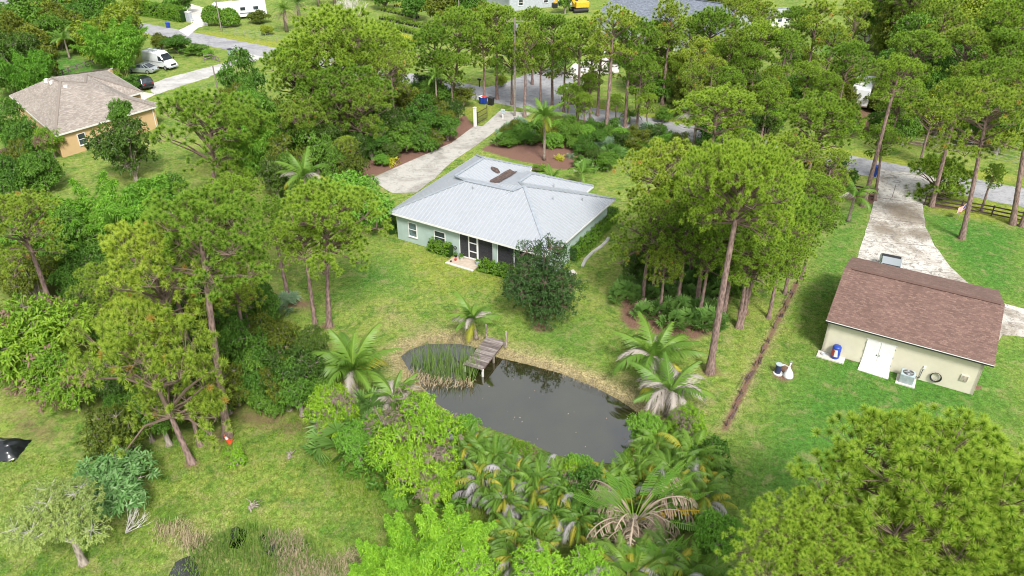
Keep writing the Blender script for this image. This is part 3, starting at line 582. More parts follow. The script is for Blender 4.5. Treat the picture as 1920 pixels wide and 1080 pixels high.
# ---------------------------------------------------------------- roof helper
def roof_ribs(mb,tri,axis,sp=.40,w_=.06,h_=.04):
    """standing ribs: cut the triangle with vertical planes every sp metres, a bar along each cut"""
    T=[Vector(p) for p in tri]; n=(T[1]-T[0]).cross(T[2]-T[0]).normalized(); n=-n if n.z<0 else n
    vals=[p[axis] for p in T]; k=math.ceil(min(vals)/sp)
    while k*sp<max(vals):
        x=k*sp; hit=[]
        for i in range(3):
            a,b=T[i],T[(i+1)%3]
            if (a[axis]-x)*(b[axis]-x)<0: hit.append(a.lerp(b,(x-a[axis])/(b[axis]-a[axis])))
        if len(hit)==2 and (hit[1]-hit[0]).length>.05: mb.bar(hit[0]+n*h_*.4,hit[1]+n*h_*.4,w_,h_,n)
        k+=1
def frame_parts(parent,cx,cz,w_,h_,y,glass='glass',rows=2,trim='white',ft=.07,grid=0,name='window'):
    """window on a wall facing -v: frame proud of the wall, pane inside, meeting rail"""
    f=MB(); 
    for (a,b,c,d) in ((-w_/2-ft,-h_/2-ft,w_/2+ft,-h_/2),(-w_/2-ft,h_/2,w_/2+ft,h_/2+ft),(-w_/2-ft,-h_/2,-w_/2,h_/2),(w_/2,-h_/2,w_/2+ft,h_/2)): f.box(cx+a,y-.06,cz+b,cx+c,y+.01,cz+d)
    for k in range(1,rows): z=cz-h_/2+h_*k/rows; f.box(cx-w_/2,y-.05,z-.03,cx+w_/2,y-.002,z+.03)
    fo=f.build(name,M[trim],parent); 
    MB().box(cx-w_/2,y-.022,cz-h_/2,cx+w_/2,y-.004,cz+h_/2).build('pane',M[glass],fo)
    MB().box(cx-w_/2-.1,y-.11,cz-h_/2-ft-.06,cx+w_/2+.1,y,cz-h_/2-ft).build('sill',M[trim],fo)
    return fo
# ---------------------------------------------------------------- the pale green house
HY=R(-30.7); HO=P(728,397,2.9)
house=thing('house','single storey pale green house with ribbed silver metal hip roof and screened back porch','house',(HO.x,HO.y,0),HY)
Hm=Matrix.Translation((HO.x,HO.y,0))@Matrix.Rotation(HY,4,'Z')
def HW(u,v,z=0): return Hm@Vector((u,v,z))
z0=2.9
A=(5.2,5.3,5.18);B=(10.2,5.45,5.24);Bx=(10.9,6.4,5.5);LW0=(2.9,6.9,4.6);LW1=(2.8,12.2,4.62);RW0=(9.3,8.3,4.85);RW1=(9.3,10.7,4.85);VM0=(5.76,9.6,3.36);VM1=(5.9,13.3,3.36)
faces=[([(0,0,z0),(17,0,z0),Bx,B,A],(0,1,0)),([(17,0,z0),(17,13.45,z0),Bx],(1,0,0)),
 ([(17,13.45,z0),(13.9,13.45,z0),RW0,Bx],(0,1,0)),([(13.9,13.45,z0),(13.9,15.2,z0),RW1,RW0],(1,0,0)),([(13.9,15.2,z0),(6.6,15.2,z0+.06),VM1,RW1],(0,1,0)),
 ([RW1,VM1,VM0,RW0],(1,0,0)),([A,B,Bx,RW0,VM0,LW0],(0,1,0)),([LW0,VM0,VM1,(6.6,15.2,z0+.06),(6.2,16.3,z0),LW1],(1,0,0)),([(6.2,16.3,z0),(-.8,16.3,z0),LW1],(0,1,0)),([(-.8,16.3,z0),(0,0,z0),A,LW0,LW1],(1,0,0))]
rf=MB()
for f,_ in faces:
    # fan from centroid so that slightly warped faces stay closed
    c=sum((Vector(p) for p in f),Vector())/len(f); n=len(f)
    vs=[Vector(p) for p in f]+[c]; nn=(vs[1]-vs[0]).cross(vs[2]-vs[0])
    rf.add(vs,[(i,(i+1)%n,n) if nn.z>0 else ((i+1)%n,i,n) for i in range(n)])
roof=rf.build('roof',M['metalroof'],house)
rb_=MB()
for f,d in faces:
    c=sum((Vector(p) for p in f),Vector())/len(f)
    for i in range(len(f)): roof_ribs(rb_,[f[i],f[(i+1)%len(f)],c],0 if d[1] else 1)
rb_.build('roof_ribs',M['rib'],roof)
caps=MB()
for a,b in (((0,0,z0),A),(A,B),(B,Bx),((17,0,z0),Bx),((17,13.45,z0),Bx),(A,LW0),(LW0,LW1),((-.8,16.3,z0),LW1),((6.2,16.3,z0),LW1),(RW0,RW1),((13.9,15.2,z0),RW1),(Bx,RW0)):
    caps.bar(Vector(a)+Vector((0,0,.04)),Vector(b)+Vector((0,0,.04)),.26,.06)
caps.build('ridge_cap',M['flashing'],roof)
foot=[(0,0),(17,0),(17,13.45),(13.9,13.45),(13.9,15.2),(6.6,15.2),(6.2,16.3),(-.8,16.3)]
fa=MB()
for i in range(len(foot)):
    a=foot[i];b=foot[(i+1)%len(foot)]; fa.bar((a[0],a[1],z0-.10),(b[0],b[1],z0-.10),.05,.18)
fa.build('fascia',M['white'],roof)
inn=[(.1,.1),(16.9,.1),(16.9,13.3),(13.8,13.3),(13.8,15.1),(6.2,15.1),(6.1,16.2),(-.7,16.2)]
MB().prism(inn,z0-.16,z0-.12).build('soffit',M['soffit'],roof)
# rusty pine litter lying in the valley and on the left wing slope
lt=MB(); rr=random.Random(4)
def onroof(p,q,t): return Vector(p).lerp(Vector(q),t)
def litter(poly,dz):
    c=sum((Vector(p) for p in poly),Vector())/len(poly); n=len(poly); lt.add([Vector(p)+Vector((0,0,dz)) for p in poly]+[c+Vector((0,0,dz))],[(i,(i+1)%n,n) for i in range(n)])
va,vb=Vector(VM0),Vector(VM1); strip=[]
for k in range(13): t=-.05+k/12*1.0; p=va.lerp(vb,t); strip.append(p+Vector((rr.uniform(.42,.58),0,.30)))
for k in range(12,-1,-1): t=-.05+k/12*1.0; p=va.lerp(vb,t); strip.append(p+Vector((-rr.uniform(.5,.6),0,.31)))
for i in range(12):
    a=strip[i];b=strip[i+1];c=strip[24-i];d=strip[25-i]; m1=va.lerp(vb,-.05+i/12)+Vector((0,0,.14)); m2=va.lerp(vb,-.05+(i+1)/12)+Vector((0,0,.14))
    lt.add([a,b,m2,m1],[(0,1,2,3)]); lt.add([m1,m2,c,d],[(0,1,2,3)])
cc=Vector((4.6,11.6,3.83+.06))
pat=[cc+Vector((math.cos(x)*.52*rr.uniform(.8,1.1),math.sin(x)*.42*rr.uniform(.8,1.1),-math.cos(x)*.52*.43)) for x in [k*.524 for k in range(12)]]
litter(pat,.05)
lt.build('pine_litter',M['rust'],roof)
vp=MB()
for (u,v,z) in ((6.5,4.6,4.85),(13.5,7.2,4.35),(15.2,9.9,3.65),(11.7,10.8,4.0)): vp.cyl(u,v,z-.1,z+.35,.05,n=8); vp.cyl(u,v,z+.33,z+.42,.09,.03,n=8)
vp.build('vent_pipe',M['galv'],roof)
# walls
wz=z0-.17; wl=MB(); t=.2; iu0,iu1=.5,16.5; iv0=.5
px0,px1=7.55,15.1
wl.box(iu0,iv0,-.1,px0,iv0+t,wz); wl.box(px1,iv0,-.1,iu1,iv0+t,wz)
wl.box(px0,iv0,wz-.28,px1,iv0+t,wz)
wl.box(11.15,iv0,-.1,11.55,iv0+t,wz-.283)
wl.box(px0-t,iv0+t,-.1,px0,3.4,wz); wl.box(px1,iv0+t,-.1,px1+t,3.4,wz); wl.box(px0-t,3.4,-.1,px1+t,3.6,wz)
wl.box(iu1-t,iv0+t,-.1,iu1,12.95,wz); wl.box(iu0,iv0+t,-.1,iu0+t,15.8,wz)
wl.box(13.4,12.75,-.1,iu1-t,12.95,wz); wl.box(13.2,12.75,-.1,13.4,14.7,wz); wl.box(5.9,14.5,-.1,13.2,14.7,wz); wl.box(iu0+t,15.6,-.1,5.7,15.8,wz); wl.box(5.7,14.5,-.1,5.9,15.8,wz)
wl.build('wall',M['seastucco'],house)
frame_parts(house,2.35,1.42,.86,1.35,iv0,'blueglass'); frame_parts(house,5.45,1.45,1.12,1.1,iv0,'glass')
pf=MB(); pf.box(px0-.05,.45,-.1,px1+.05,3.4,.09); pf.build('porch_floor',M['patio'],house)
fr=MB()
for u in (px0+.03,8.55,9.55,11.12,11.6,13.3,px1-.03): fr.box(u-.035,iv0+.05,.09,u+.035,iv0+.12,wz-.28)
fr.box(px0,iv0+.05,.09,11.15,iv0+.12,.16); fr.box(11.55,iv0+.05,.09,px1,iv0+.12,.16); fr.box(px0,iv0+.05,wz-.34,px1,iv0+.118,wz-.283)
fr.build('screen_frame',M['white'],house)
dr_=MB()
for z in (.16,.85,1.72,2.36): dr_.box(8.6,iv0+.01,z,9.5,iv0+.05,z+.09)
dr_.box(8.585,iv0+.01,.1,8.66,iv0+.047,2.45); dr_.box(9.44,iv0+.01,.1,9.515,iv0+.047,2.45)
dr_.build('screen_door',M['white'],house)
MB().box(px0,iv0+.08,.16,11.15,iv0+.085,wz-.3).build('screen',M['mesh'],house); MB().box(11.55,iv0+.08,.16,px1,iv0+.085,wz-.3).build('screen',M['mesh'],house)
frame_parts(house,10.3,1.75,1.5,.7,3.4,'glass',1)
s=MB(); s.box(8.0,1.05,.09,8.05,1.5,.1); s=MB()
sofa=thing('outdoor_sofa','dark outdoor sofa inside the screened porch','sofa',HW(10.4,2.6,.1),HY)
MB().box(-.8,-.35,.12,.8,.35,.42).build('seat',M['black'],sofa,bevel=.05); MB().box(-.8,.25,.4,.8,.42,.85).build('backrest',M['black'],sofa,bevel=.05)
for sx in (-.84,.74): MB().box(sx,-.35,.1,sx+.12,.42,.6).build('armrest',M['black'],sofa,bevel=.03)
ptc=thing('patio_slab','small tan concrete patio slab outside the screened porch door','slab',HW(8.6,-.1,0),HY)
MB().box(-1.45,-1.05,-.05,1.45,.5,.07).build('slab',M['patio'],ptc); MB().box(-1.47,-1.08,-.05,1.47,-.85,.075).build('front_edge',M['cleanconcrete'],ptc)
def pot(u,v,col,label,r=.16,h=.25,plant=True,z=.07):
    t=thing('plant_pot',label,'plant pot',HW(u,v,z),HY); mb=MB(); mb.cyl(0,0,0,h,r*.75,r,12); mb.build('pot',M[col],t,smooth=False)
    if plant:
        lv=Leaves(); rg=np.random.default_rng(int(u*100)); lv.rosettes(rg,np.array([[0,0,h+.1]])+rg.normal(size=(8,3))*.07,nrm(rg.normal(size=(8,3))+[0,0,1]),8,.2,.07); link('plant',lv.mesh('potted_leaves',M['mid']),t)
pot(7.35,.2,'black','black plant pot nearest the hedge on the patio slab'); pot(7.85,.25,'galv','grey pot with green plant against the house wall'); pot(8.05,.05,'offwhite','white pot with green plant beside the screen door',.14)
pot(9.85,.0,'acgrey','grey-blue planter at the right of the screen door',.2,.35); pot(7.7,-.35,'redp','small dark red pot in the middle of the patio slab',.13,.16,False); pot(7.5,-.8,'black','tiny dark pot near the front edge of the patio',.09,.12,False)
hb=thing('hose_reel','dark hose reel on the green house wall above the patio','hose reel',HW(7.2,.42,.9),HY); MB().tube([(math.cos(a)*.16,-.06,math.sin(a)*.16) for a in [k*.45 for k in range(15)]],.03,6).build('hose',M['black'],hb); MB().box(-.06,-.05,-.06,.06,.06,.06).build('bracket',M['galv'],hb)
# ---------------------------------------------------------------- cream outbuilding with red shingles
SY=R(-30.4); SO=P(1549,600,3.0)
shed=thing('garage_building','cream stucco outbuilding with red-brown shingle roof and white double doors','outbuilding',(SO.x,SO.y,0),SY)
Sm=Matrix.Translation((SO.x,SO.y,0))@Matrix.Rotation(SY,4,'Z')
def SW(u,v,z=0): return Sm@Vector((u,v,z))
def SL(px,py,z=0):
    v_=Sm.inverted()@P(px,py,z); return v_.x,v_.y
EZ=3.0; RZ=4.72; hw=5.5; LEN=10.65
rs=MB().slab([(0,0,EZ),(LEN,0,EZ),(LEN,hw,RZ),(0,hw,RZ)],.12); rs2=MB().slab([(0,hw,RZ),(LEN,hw,RZ),(LEN,2*hw,EZ),(0,2*hw,EZ)],.12)
for m_,nm in ((rs,'roof'),(rs2,'roof')):
    o=m_.build(nm,M['redshingle'],shed); uvplanar(o)
cap=MB(); k=0
while k<(LEN-1.0)/.3: x=.5+k*.3; cap.bar((x,hw,RZ+.02),(x+.31,hw,RZ+.015+.012*(k%2)),.30,.03); k+=1
cap.build('ridge_vent',M['redshingle'],shed)
MB().box(0,-.03,EZ-.17,LEN,-.002,EZ-.02).build('gutter',M['black'],shed); MB().box(-.01,-.045,EZ-.055,LEN+.01,-.031,EZ+.0).build('drip_edge',M['white'],shed)
sw=MB(); W0,W1=.18,LEN-.45; F0=.42; sw.box(W0,F0,-.1,W1,F0+.2,EZ-.03); sw.box(W0,2*hw-F0-.2,-.1,W1,2*hw-F0,EZ-.03)
for a in (W0,W1-.2): sw.add([(a,F0,-.1),(a,2*hw-F0,-.1),(a,2*hw-F0,EZ-.02),(a,hw,RZ-.15),(a,F0,EZ-.02),(a+.2,F0,-.1),(a+.2,2*hw-F0,-.1),(a+.2,2*hw-F0,EZ-.02),(a+.2,hw,RZ-.15),(a+.2,F0,EZ-.02)],[(4,3,2,1,0),(5,6,7,8,9),(0,1,6,5),(1,2,7,6),(2,3,8,7),(3,4,9,8),(4,0,5,9)])
sw.build('wall',M['cream'],shed)
dx0,_=SL(1625,670); dx1,_=SL(1673,692)
dx0=2.95; dx1=4.85
for i in (0,1):
    a=dx0+(dx1-dx0)*i/2+.012; b=dx0+(dx1-dx0)*(i+1)/2-.012; dd=MB().box(a,F0-.06,.02,b,F0-.002,2.12).build('door',M['white'],shed)
    MB().box((b-.1 if i==0 else a+.04),F0-.11,1.02,(b-.04 if i==0 else a+.1),F0-.06,1.10).build('handle',M['black'],dd)
    for z in (.4,1.1,1.8): MB().box((a-.05 if i==0 else b+.005),F0-.075,z,(a-.005 if i==0 else b+.05),F0-.05,z+.12).build('hinge',M['galv'],dd)
MB().box(dx0-.08,F0-.04,2.125,dx1+.08,F0-.001,2.2).build('door_trim',M['offwhite'],shed)
rp_=MB(); rp_.add([(dx0-.05,F0-1.0,-.05),(dx1+.1,F0-1.1,-.05),(dx1+.05,F0-.065,-.05),(dx0,F0-.065,-.05),(dx0-.05,F0-1.0,.05),(dx1+.1,F0-1.1,.05),(dx1+.05,F0-.065,.16),(dx0,F0-.065,.16)],[(3,2,1,0),(4,5,6,7),(0,1,5,4),(1,2,6,5),(2,3,7,6),(3,0,4,7)])
t=thing('door_ramp','pale white entry slab in front of the white double doors','ramp',SW(0,0,0),SY); rp_.build('slab',M['offwhite'],t)
vt=MB().box(9.15,F0-.10,.95,9.62,F0-.003,1.42).build('wall_vent',M['cream'],shed)
vs_=MB(); 
for k in range(5): vs_.box(9.19,F0-.125,1.0+k*.08,9.58,F0-.101,1.03+k*.08)
vs_.build('louvre',M['greybark'],vt)
MB().box(6.85,F0-.08,1.0,7.0,F0-.003,1.22).build('switch_box',M['offwhite'],shed); MB().tube([(6.8,F0-.05,.1),(6.8,F0-.05,1.0)],.02,6).build('conduit',M['offwhite'],shed)
ac=thing('condenser_unit','square pale grey air conditioning condenser on a pad beside the cream wall','air conditioner',SW(6.05,F0-.75,0),SY)
MB().box(-.62,-.55,-.02,.62,.62,.08).build('pad',M['cleanconcrete'],ac); MB().box(-.46,-.38,.08,.46,.40,.82).build('housing',M['acgrey'],ac,bevel=.03)
gl=MB(); 
for k in range(6): gl.tube([(math.cos(x)*(.06+.055*k),math.sin(x)*(.06+.055*k),.845) for x in [j*math.pi/8 for j in range(17)]],.008,4,False)
gl.build('fan_grille',M['galv'],ac); MB().cyl(0,0,.82,.832,.36,n=20).build('fan_opening',M['black'],ac)
fb=MB()
for k in range(4): x=k*math.pi/2; fb.bar((0,0,.836),(math.cos(x)*.3,math.sin(x)*.3,.836),.14,.006)
fb.build('fan_blades',M['galv'],ac)
lv_=MB()
for k in range(8): lv_.box(-.42,-.395,.14+k*.08,.42,-.382,.17+k*.08)
lv_.build('side_louvre',M['galv'],ac)
MB().tube([(.3,.4,.3),(.4,.62,.35),(.75,.7,.15),(.8,.72,.9)],.03,6).build('pipe',M['black'],ac)
hs_=thing('garden_hose','coiled black garden hose hanging on the cream wall','hose',SW(7.75,F0-.1,.65),SY)
for k in range(3): MB().tube([(math.cos(x)*(.30+.03*k),-.04*k+.02,math.sin(x)*(.34+.02*k)) for x in [j*.33 for j in range(20)]],.022,6).build('coil',M['black'],hs_)
MB().tube([(-.1,-.1,-.3),(.1,-.12,0),(.2,-.05,.3)],.015,5).build('hose_end',M['galv'],hs_)
pdt=thing('equipment_pad','small square concrete pad at the left end of the cream wall','slab',SW(.95,F0-.45,0),SY); MB().box(-.95,-.42,-.05,.95,.42,.09).build('slab',M['cleanconcrete'],pdt)
hw_=thing('pressure_tank','blue and red wrapped tank on the small concrete pad','tank',SW(1.2,F0-.42,.09),SY)
tk=MB(); tk.tube([(0,0,0),(0,0,.05),(0,0,.12),(0,0,.95),(0,0,1.03),(0,0,1.08)],[.24,.29,.31,.31,.26,.10],20); tk.build('body',M['blue'],hw_,smooth=True)
for a0,cl in ((3.6,'redp'),(4.5,'offwhite')):
    w2=MB(); vs=[];n=7
    for k in range(n): a=a0+k*.14; vs+= [(math.cos(a)*.316,math.sin(a)*.316,.25),(math.cos(a+.1*(1 if cl=='redp' else -3))*.316,math.sin(a+.1*(1 if cl=='redp' else -3))*.316,.85)]
    w2.add(vs,[(2*k,2*k+2,2*k+3,2*k+1) for k in range(n-1)]); w2.build('label_wrap',M[cl],hw_)
MB().cyl(0,0,.95,1.0,.27,n=18).build('top_rim',M['navy'],hw_)
rg=thing('coiled_drain_cover','small round grey cover lying on the pad corner','cover',SW(.42,F0-.4,.09),SY); MB().tube([(math.cos(x)*.2,math.sin(x)*.16,.03) for x in [j*.35 for j in range(19)]],.03,6).build('ring',M['galv'],rg); MB().cyl(0,0,0,.03,.17,n=14).build('lid',M['acgrey'],rg)
wr=thing('filter_riser','navy pipe riser with white dome cap and valve in the lawn','well riser',P(1467,702,0),R(-20))
MB().cyl(-.35,.05,0,.75,.21,n=16).build('drum',M['navy'],wr); MB().cyl(-.35,.05,.75,.80,.23,n=16).build('drum_lid',M['acgrey'],wr); MB().cyl(-.30,0,0,.06,.34,n=14).build('base',M['offwhite'],wr)
MB().tube([(.38,-.15,0),(.38,-.15,.1),(.38,-.15,.35),(.36,-.12,.62),(.34,-.1,.8)],[.34,.36,.30,.14,.06],14).build('dome',M['white'],wr,smooth=True)
MB().tube([(-.35,.05,.6),(.0,.2,.72),(.34,-.1,.8),(.42,.3,.95)],.05,8).build('pipe',M['offwhite'],wr); MB().cyl(.42,.3,.85,1.05,.08,n=10).build('valve',M['galv'],wr)
# ---------------------------------------------------------------- orange house with tan shingles

EZo=2.9
oc=P(103,254,0); oh=thing('house','orange stucco house with wide tan shingle roof among trees','house',(oc.x,oc.y,0),0)
def oloc(px,py,z): 
    p=P(px,py,z); return Vector((p.x-oc.x,p.y-oc.y,z))
Lc=oloc(17,178.5,EZo);Fc=oloc(103,254,EZo);E1=oloc(292,199.5,EZo);T1=oloc(296,193,EZo);M1=oloc(113,152.6,5.9);M0=oloc(97,144.5,5.9)
K1=oloc(160,155,5.3);K2=oloc(161.5,139.7,5.3);W1_=oloc(231,182,4.2);Gi=oloc(241,180,EZo);Gc=oloc(268,172,EZo)
B1=Lc+Vector((7.5,14,0));B2=Gc+Vector((-10,11,0))
orf=MB(); ofaces=[[Lc,Fc,M1,M0],[Fc,E1,W1_,K1,M1],[E1,T1,W1_],[T1,Gi,W1_],[W1_,Gi,Gc,K2,K1],[Gc,B2,K2],[B2,B1,M0,K2],[M0,M1,K1,K2],[B1,Lc,M0]]
for f in ofaces:
    n=(f[1]-f[0]).cross(f[2]-f[0]); orf.add(f,[tuple(range(len(f))) if n.z>0 else tuple(range(len(f)-1,-1,-1))])
o=orf.build('roof',M['tanshingle'],oh); uvplanar(o)
oc_=MB()
for a,b in ((Fc,M1),(M0,M1),(M1,K1),(W1_,E1),(K1,K2),(K2,Gc)): oc_.bar(a+Vector((0,0,.03)),b+Vector((0,0,.03)),.3,.05)
oc_.build('ridge_cap',M['tanshingle'],o)
of=MB()
for a,b in ((Lc,Fc),(Fc,E1),(E1,T1),(T1,Gi),(Gi,Gc),(Gc,B2),(B2,B1),(B1,Lc)): of.bar(a-Vector((0,0,.1)),b-Vector((0,0,.1)),.06,.2)
of.build('fascia',M['offwhite'],o)
ov=MB()
for px,py,z in ((87,151,5.6),(97,155,5.5),(124,163,5.5)): q=oloc(px,py,z); ov.box(q.x-.2,q.y-.2,z-.3,q.x+.2,q.y+.2,z+.22)
ov.build('roof_vent',M['offwhite'],o)
ctr=(Lc+Fc+E1+B2+B1)/5
def inset(p,d=.55): 
    v=(ctr-p); v.z=0; v.normalize(); return p+v*d
ow=MB(); loop=[inset(p) for p in (Lc,Fc,E1,Gi+Vector((-.8,-.6,0)),Gc,B2,B1)]
for i in range(len(loop)):
    a=loop[i];b=loop[(i+1)%len(loop)]; ow.bar((a.x,a.y,EZo/2-.1),(b.x,b.y,EZo/2-.1),.2,EZo-.1)
ow.build('wall',M['orange'],oh)
wd=(loop[2]-loop[1]); wa=math.atan2(wd.y,wd.x); wc=oloc(143.5,257.5,1.45); tpar=((wc-loop[1]).dot(wd.normalized())); base=loop[1]+wd.normalized()*tpar
holder=MB(); 
fo=frame_parts(oh,0,0,.85,1.3,0,'glass'); fo.location=(base.x+math.sin(wa)*.105,base.y-math.cos(wa)*.105,1.5); fo.rotation_euler=(0,0,wa)
dsx=loop[2]-wd.normalized()*.3; dsp=MB().tube([(dsx.x+math.sin(wa)*.2,dsx.y-math.cos(wa)*.2,2.7),(dsx.x+math.sin(wa)*.16,dsx.y-math.cos(wa)*.16,.1)],.06,6); dsp.build('downspout',M['offwhite'],oh)
gtb=MB().box(-.9,-.06,.05,.9,.0,2.2)
# ---------------------------------------------------------------- vehicles
def loft(mb,rings,cap=True):
    n=len(rings[0]); o=len(mb.v); vs=[p for r in rings for p in r]; fs=[]
    for i in range(len(rings)-1):
        for k in range(n): fs.append((i*n+k,i*n+(k+1)%n,(i+1)*n+(k+1)%n,(i+1)*n+k))
    fs+=[tuple(range(n-1,-1,-1)),tuple(range((len(rings)-1)*n,len(rings)*n))]
    return mb.add(vs,[f[::-1] for f in fs])
def along(pa,pb,z=0):
    a=P(*pa,z);b=P(*pb,z); return math.atan2(b.y-a.y,b.x-a.x)
def car(name,label,cat,px,py,rz,kind,paint,group=None,half=0):
    L={'sedan':4.9,'suv':4.6,'van':5.9,'pickup':5.6,'hatch':4.3}[kind]; loc=P(px,py,.03)
    t=thing(name,label,cat,(loc.x,loc.y,.03),rz,group); h=L/2; hw=.93 if kind!='van' else 1.02
    S={'sedan':[(-h,.45,.62,.80),(-h+.15,.28,.90,.90),(-h+.9,.24,1.0,hw),(0,.22,.98,hw),(h-1.3,.22,.95,hw),(h-.5,.25,.82,.90),(h,.38,.60,.72)],
       'hatch':[(-h,.45,.8,.80),(-h+.2,.28,.98,.88),(0,.22,.98,hw),(h-1.2,.22,.95,hw),(h-.4,.25,.85,.88),(h,.38,.62,.70)],
       'suv':[(-h,.55,.90,.85),(-h+.15,.38,1.12,.92),(0,.34,1.12,hw),(h-1.2,.34,1.08,hw),(h-.3,.36,1.0,.92),(h,.5,.78,.82)],
       'pickup':[(-h,.55,1.0,.90),(-h+.1,.45,1.12,hw),(-h+1.9,.42,1.12,hw),(0,.40,1.12,hw),(h-1.2,.4,1.12,hw),(h-.3,.42,1.02,.92),(h,.5,.85,.86)],
       'van':[(-h,.55,2.45,.93),(-h+.1,.45,2.62,.97),(-h+2,.42,2.66,1.0),(h-2.3,.42,2.66,1.0),(h-1.75,.42,2.45,1.0),(h-.95,.42,1.45,1.0),(h-.35,.45,1.22,.97),(h,.5,.95,.85)]}[kind]
    rings=[]
    for x,zb,zt,w_ in S:
        top=.86 if kind!='van' else .84; mid=zb+(zt-zb)*.55
        rings.append([(x,-w_*.94,zb),(x,w_*.94,zb),(x,w_,mid),(x,w_*.97,zt-(.10 if kind!='van' else .16)),(x,w_*top,zt),(x,-w_*top,zt),(x,-w_*.97,zt-(.10 if kind!='van' else .16)),(x,-w_,mid)])
    b=MB(); loft(b,rings); body=b.build('body',M[paint],t,smooth=False,bevel=.03)
    wr_={'sedan':.33,'hatch':.31,'suv':.37,'pickup':.38,'van':.35}[kind]; xf=h-.92; xr=-h+.98
    for x in (xr,xf):
        for sy in (-1,1):
            w_=thing('wheel','','') if False else None
            m=MB(); m.tube([(x,sy*(hw-.23),wr_),(x,sy*(hw+.01),wr_)],wr_,18); wo=m.build('wheel',M['tyre'],t)
            m=MB(); m.tube([(x,sy*(hw+.012),wr_),(x,sy*(hw+.022),wr_)],wr_*.62,12); m.build('rim',M['rim'],wo)
    CB={'sedan':(-h+.55,-h+1.45,h-2.35,h-1.35,.98,1.43,.88,.66),'hatch':(-h+.1,-h+.6,h-2.2,h-1.25,.98,1.46,.86,.66),'suv':(-h+.12,-h+.45,h-2.15,h-1.25,1.10,1.76,.90,.74),'pickup':(-h+1.95,-h+2.1,h-2.2,h-1.35,1.10,1.78,.90,.74)}.get(kind)
    if CB:
        x0,x1,x2,x3,zb,zt,wb,wt=CB
        g=MB(); vs=[(x0,-wb,zb),(x3,-wb,zb),(x3,wb,zb),(x0,wb,zb),(x1,-wt,zt),(x2,-wt,zt),(x2,wt,zt),(x1,wt,zt)]; g.add(vs,[(3,2,1,0),(4,5,6,7),(0,1,5,4),(1,2,6,5),(2,3,7,6),(3,0,4,7)]); g.build('window',M['glass'],t)
        r=MB(); r.slab([(x1-.03,-wt-.02,zt+.035),(x2+.03,-wt-.02,zt+.035),(x2+.03,wt+.02,zt+.035),(x1-.03,wt+.02,zt+.035)],.05)
        for sy in (-1,1):
            for (xa,xb) in ((x0,x1),(x3,x2)): r.bar((xa,sy*wb,zb),(xb,sy*wt,zt),.09,.07)
            xm=(x0+x3)/2-.1; r.bar((xm,sy*(wb+.005),zb),((x1+x2)/2-.05,sy*(wt+.01),zt),.08,.05)
            if kind in('sedan','suv'): r.bar((x0+.75,sy*(wb+.005),zb),(x1+.35,sy*(wt+.01),zt),.10,.05)
        r.build('roof',M[paint],t,bevel=.02)
    else:
        g=MB(); e=.012
        g.add([(h-1.70,-.78,2.36),(h-1.70,.78,2.36),(h-.98,.86,1.50),(h-.98,-.86,1.50)],[(0,3,2,1),(0,1,2,3)]); 
        for v_ in range(4): g.v[v_]=(g.v[v_][0]+.05,g.v[v_][1],g.v[v_][2]+.03)
        g.build('windscreen',M['glass'],t)
        for sy in (-1,1):
            m=MB(); y=sy*1.008; m.add([(h-2.15,y*.985,2.15),(h-1.62,y*.985,2.1),(h-1.05,y,1.45),(h-2.15,y,1.40)],[(0,1,2,3)]); m.build('side_window',M['glass'],t)
            m=MB(); m.box(-h+.3,min(y,y*1.012),1.15,h-1.3,max(y,y*1.012),1.22); m.build('side_trim',M['flashing'],t)
            m=MB(); m.box(h-1.0,min(y,y*1.2),1.45,h-.85,max(y,y*1.2),1.75); m.build('wing_mirror',M['black'],t)
        MB().box(h-.08,-.5,.72,h+.03,.5,.98).build('grille',M['black'],t); MB().box(h-.2,-.95,.38,h+.06,.95,.62).build('bumper',M['greywall'],t,bevel=.04)
        rk=MB()
        for x in (-2.2,-1.2,-.2): rk.bar((x,-.85,2.82),(x,.85,2.82),.05,.05); rk.bar((x,-.8,2.6),(x,-.8,2.82),.04,.04); rk.bar((x,.8,2.6),(x,.8,2.82),.04,.04)
        rk.bar((-2.4,-.7,2.86),(.2,-.7,2.86),.05,.05); rk.bar((-2.4,-.3,2.86),(.2,-.3,2.86),.05,.05)
        for k in range(8): rk.bar((-2.3+k*.34,-.7,2.86),(-2.3+k*.34,-.3,2.86),.04,.04)
        rk.build('roof_rack',M['galv'],t)
    for sy in (-1,1):
        zh={'sedan':.66,'hatch':.7,'suv':.86,'pickup':.9,'van':.92}[kind]
        MB().box(h-.16,sy*.58-.14,zh-.08,h-.015,sy*.58+.14,zh+.08).build('headlight',M['carlamp'],t,bevel=.02)
        MB().box(-h-.01,sy*.66-.12,zh-.02,-h+.12,sy*.66+.12,zh+.16).build('tail_light',M['taillamp'],t,bevel=.02)
    if kind=='pickup': MB().box(-h+.15,-.78,1.121,-h+1.85,.78,1.13).build('truck_bed',M['black'],t)
    return t
def along(pa,pb,z=0):
    a=P(*pa,z);b=P(*pb,z); return math.atan2(b.y-a.y,b.x-a.x)
car('parked_car','silver sedan parked on the grass in front of the white van','car',268,135.5,R(170),'sedan','carsilver')
car('parked_van','tall white cargo van with roof rack parked on the grass','van',303,126.5,R(-26),'van','carwhite')
car('parked_car','black SUV at the end of the gravel drive beside the orange house','car',267,164,R(140),'suv','carblack')
car('parked_car','silver pickup seen over the red-brown roof on the stained driveway','pickup',1662,524,along((1668,484),(1662,520)),'pickup','carsilver')
car('parked_car','white car parked in the yard across the road behind pines','car',1142,112,R(60),'hatch','carwhite')
car('parked_car','dark car parked behind the orange house beside the trees','car',76,154,R(30),'hatch','carblack')
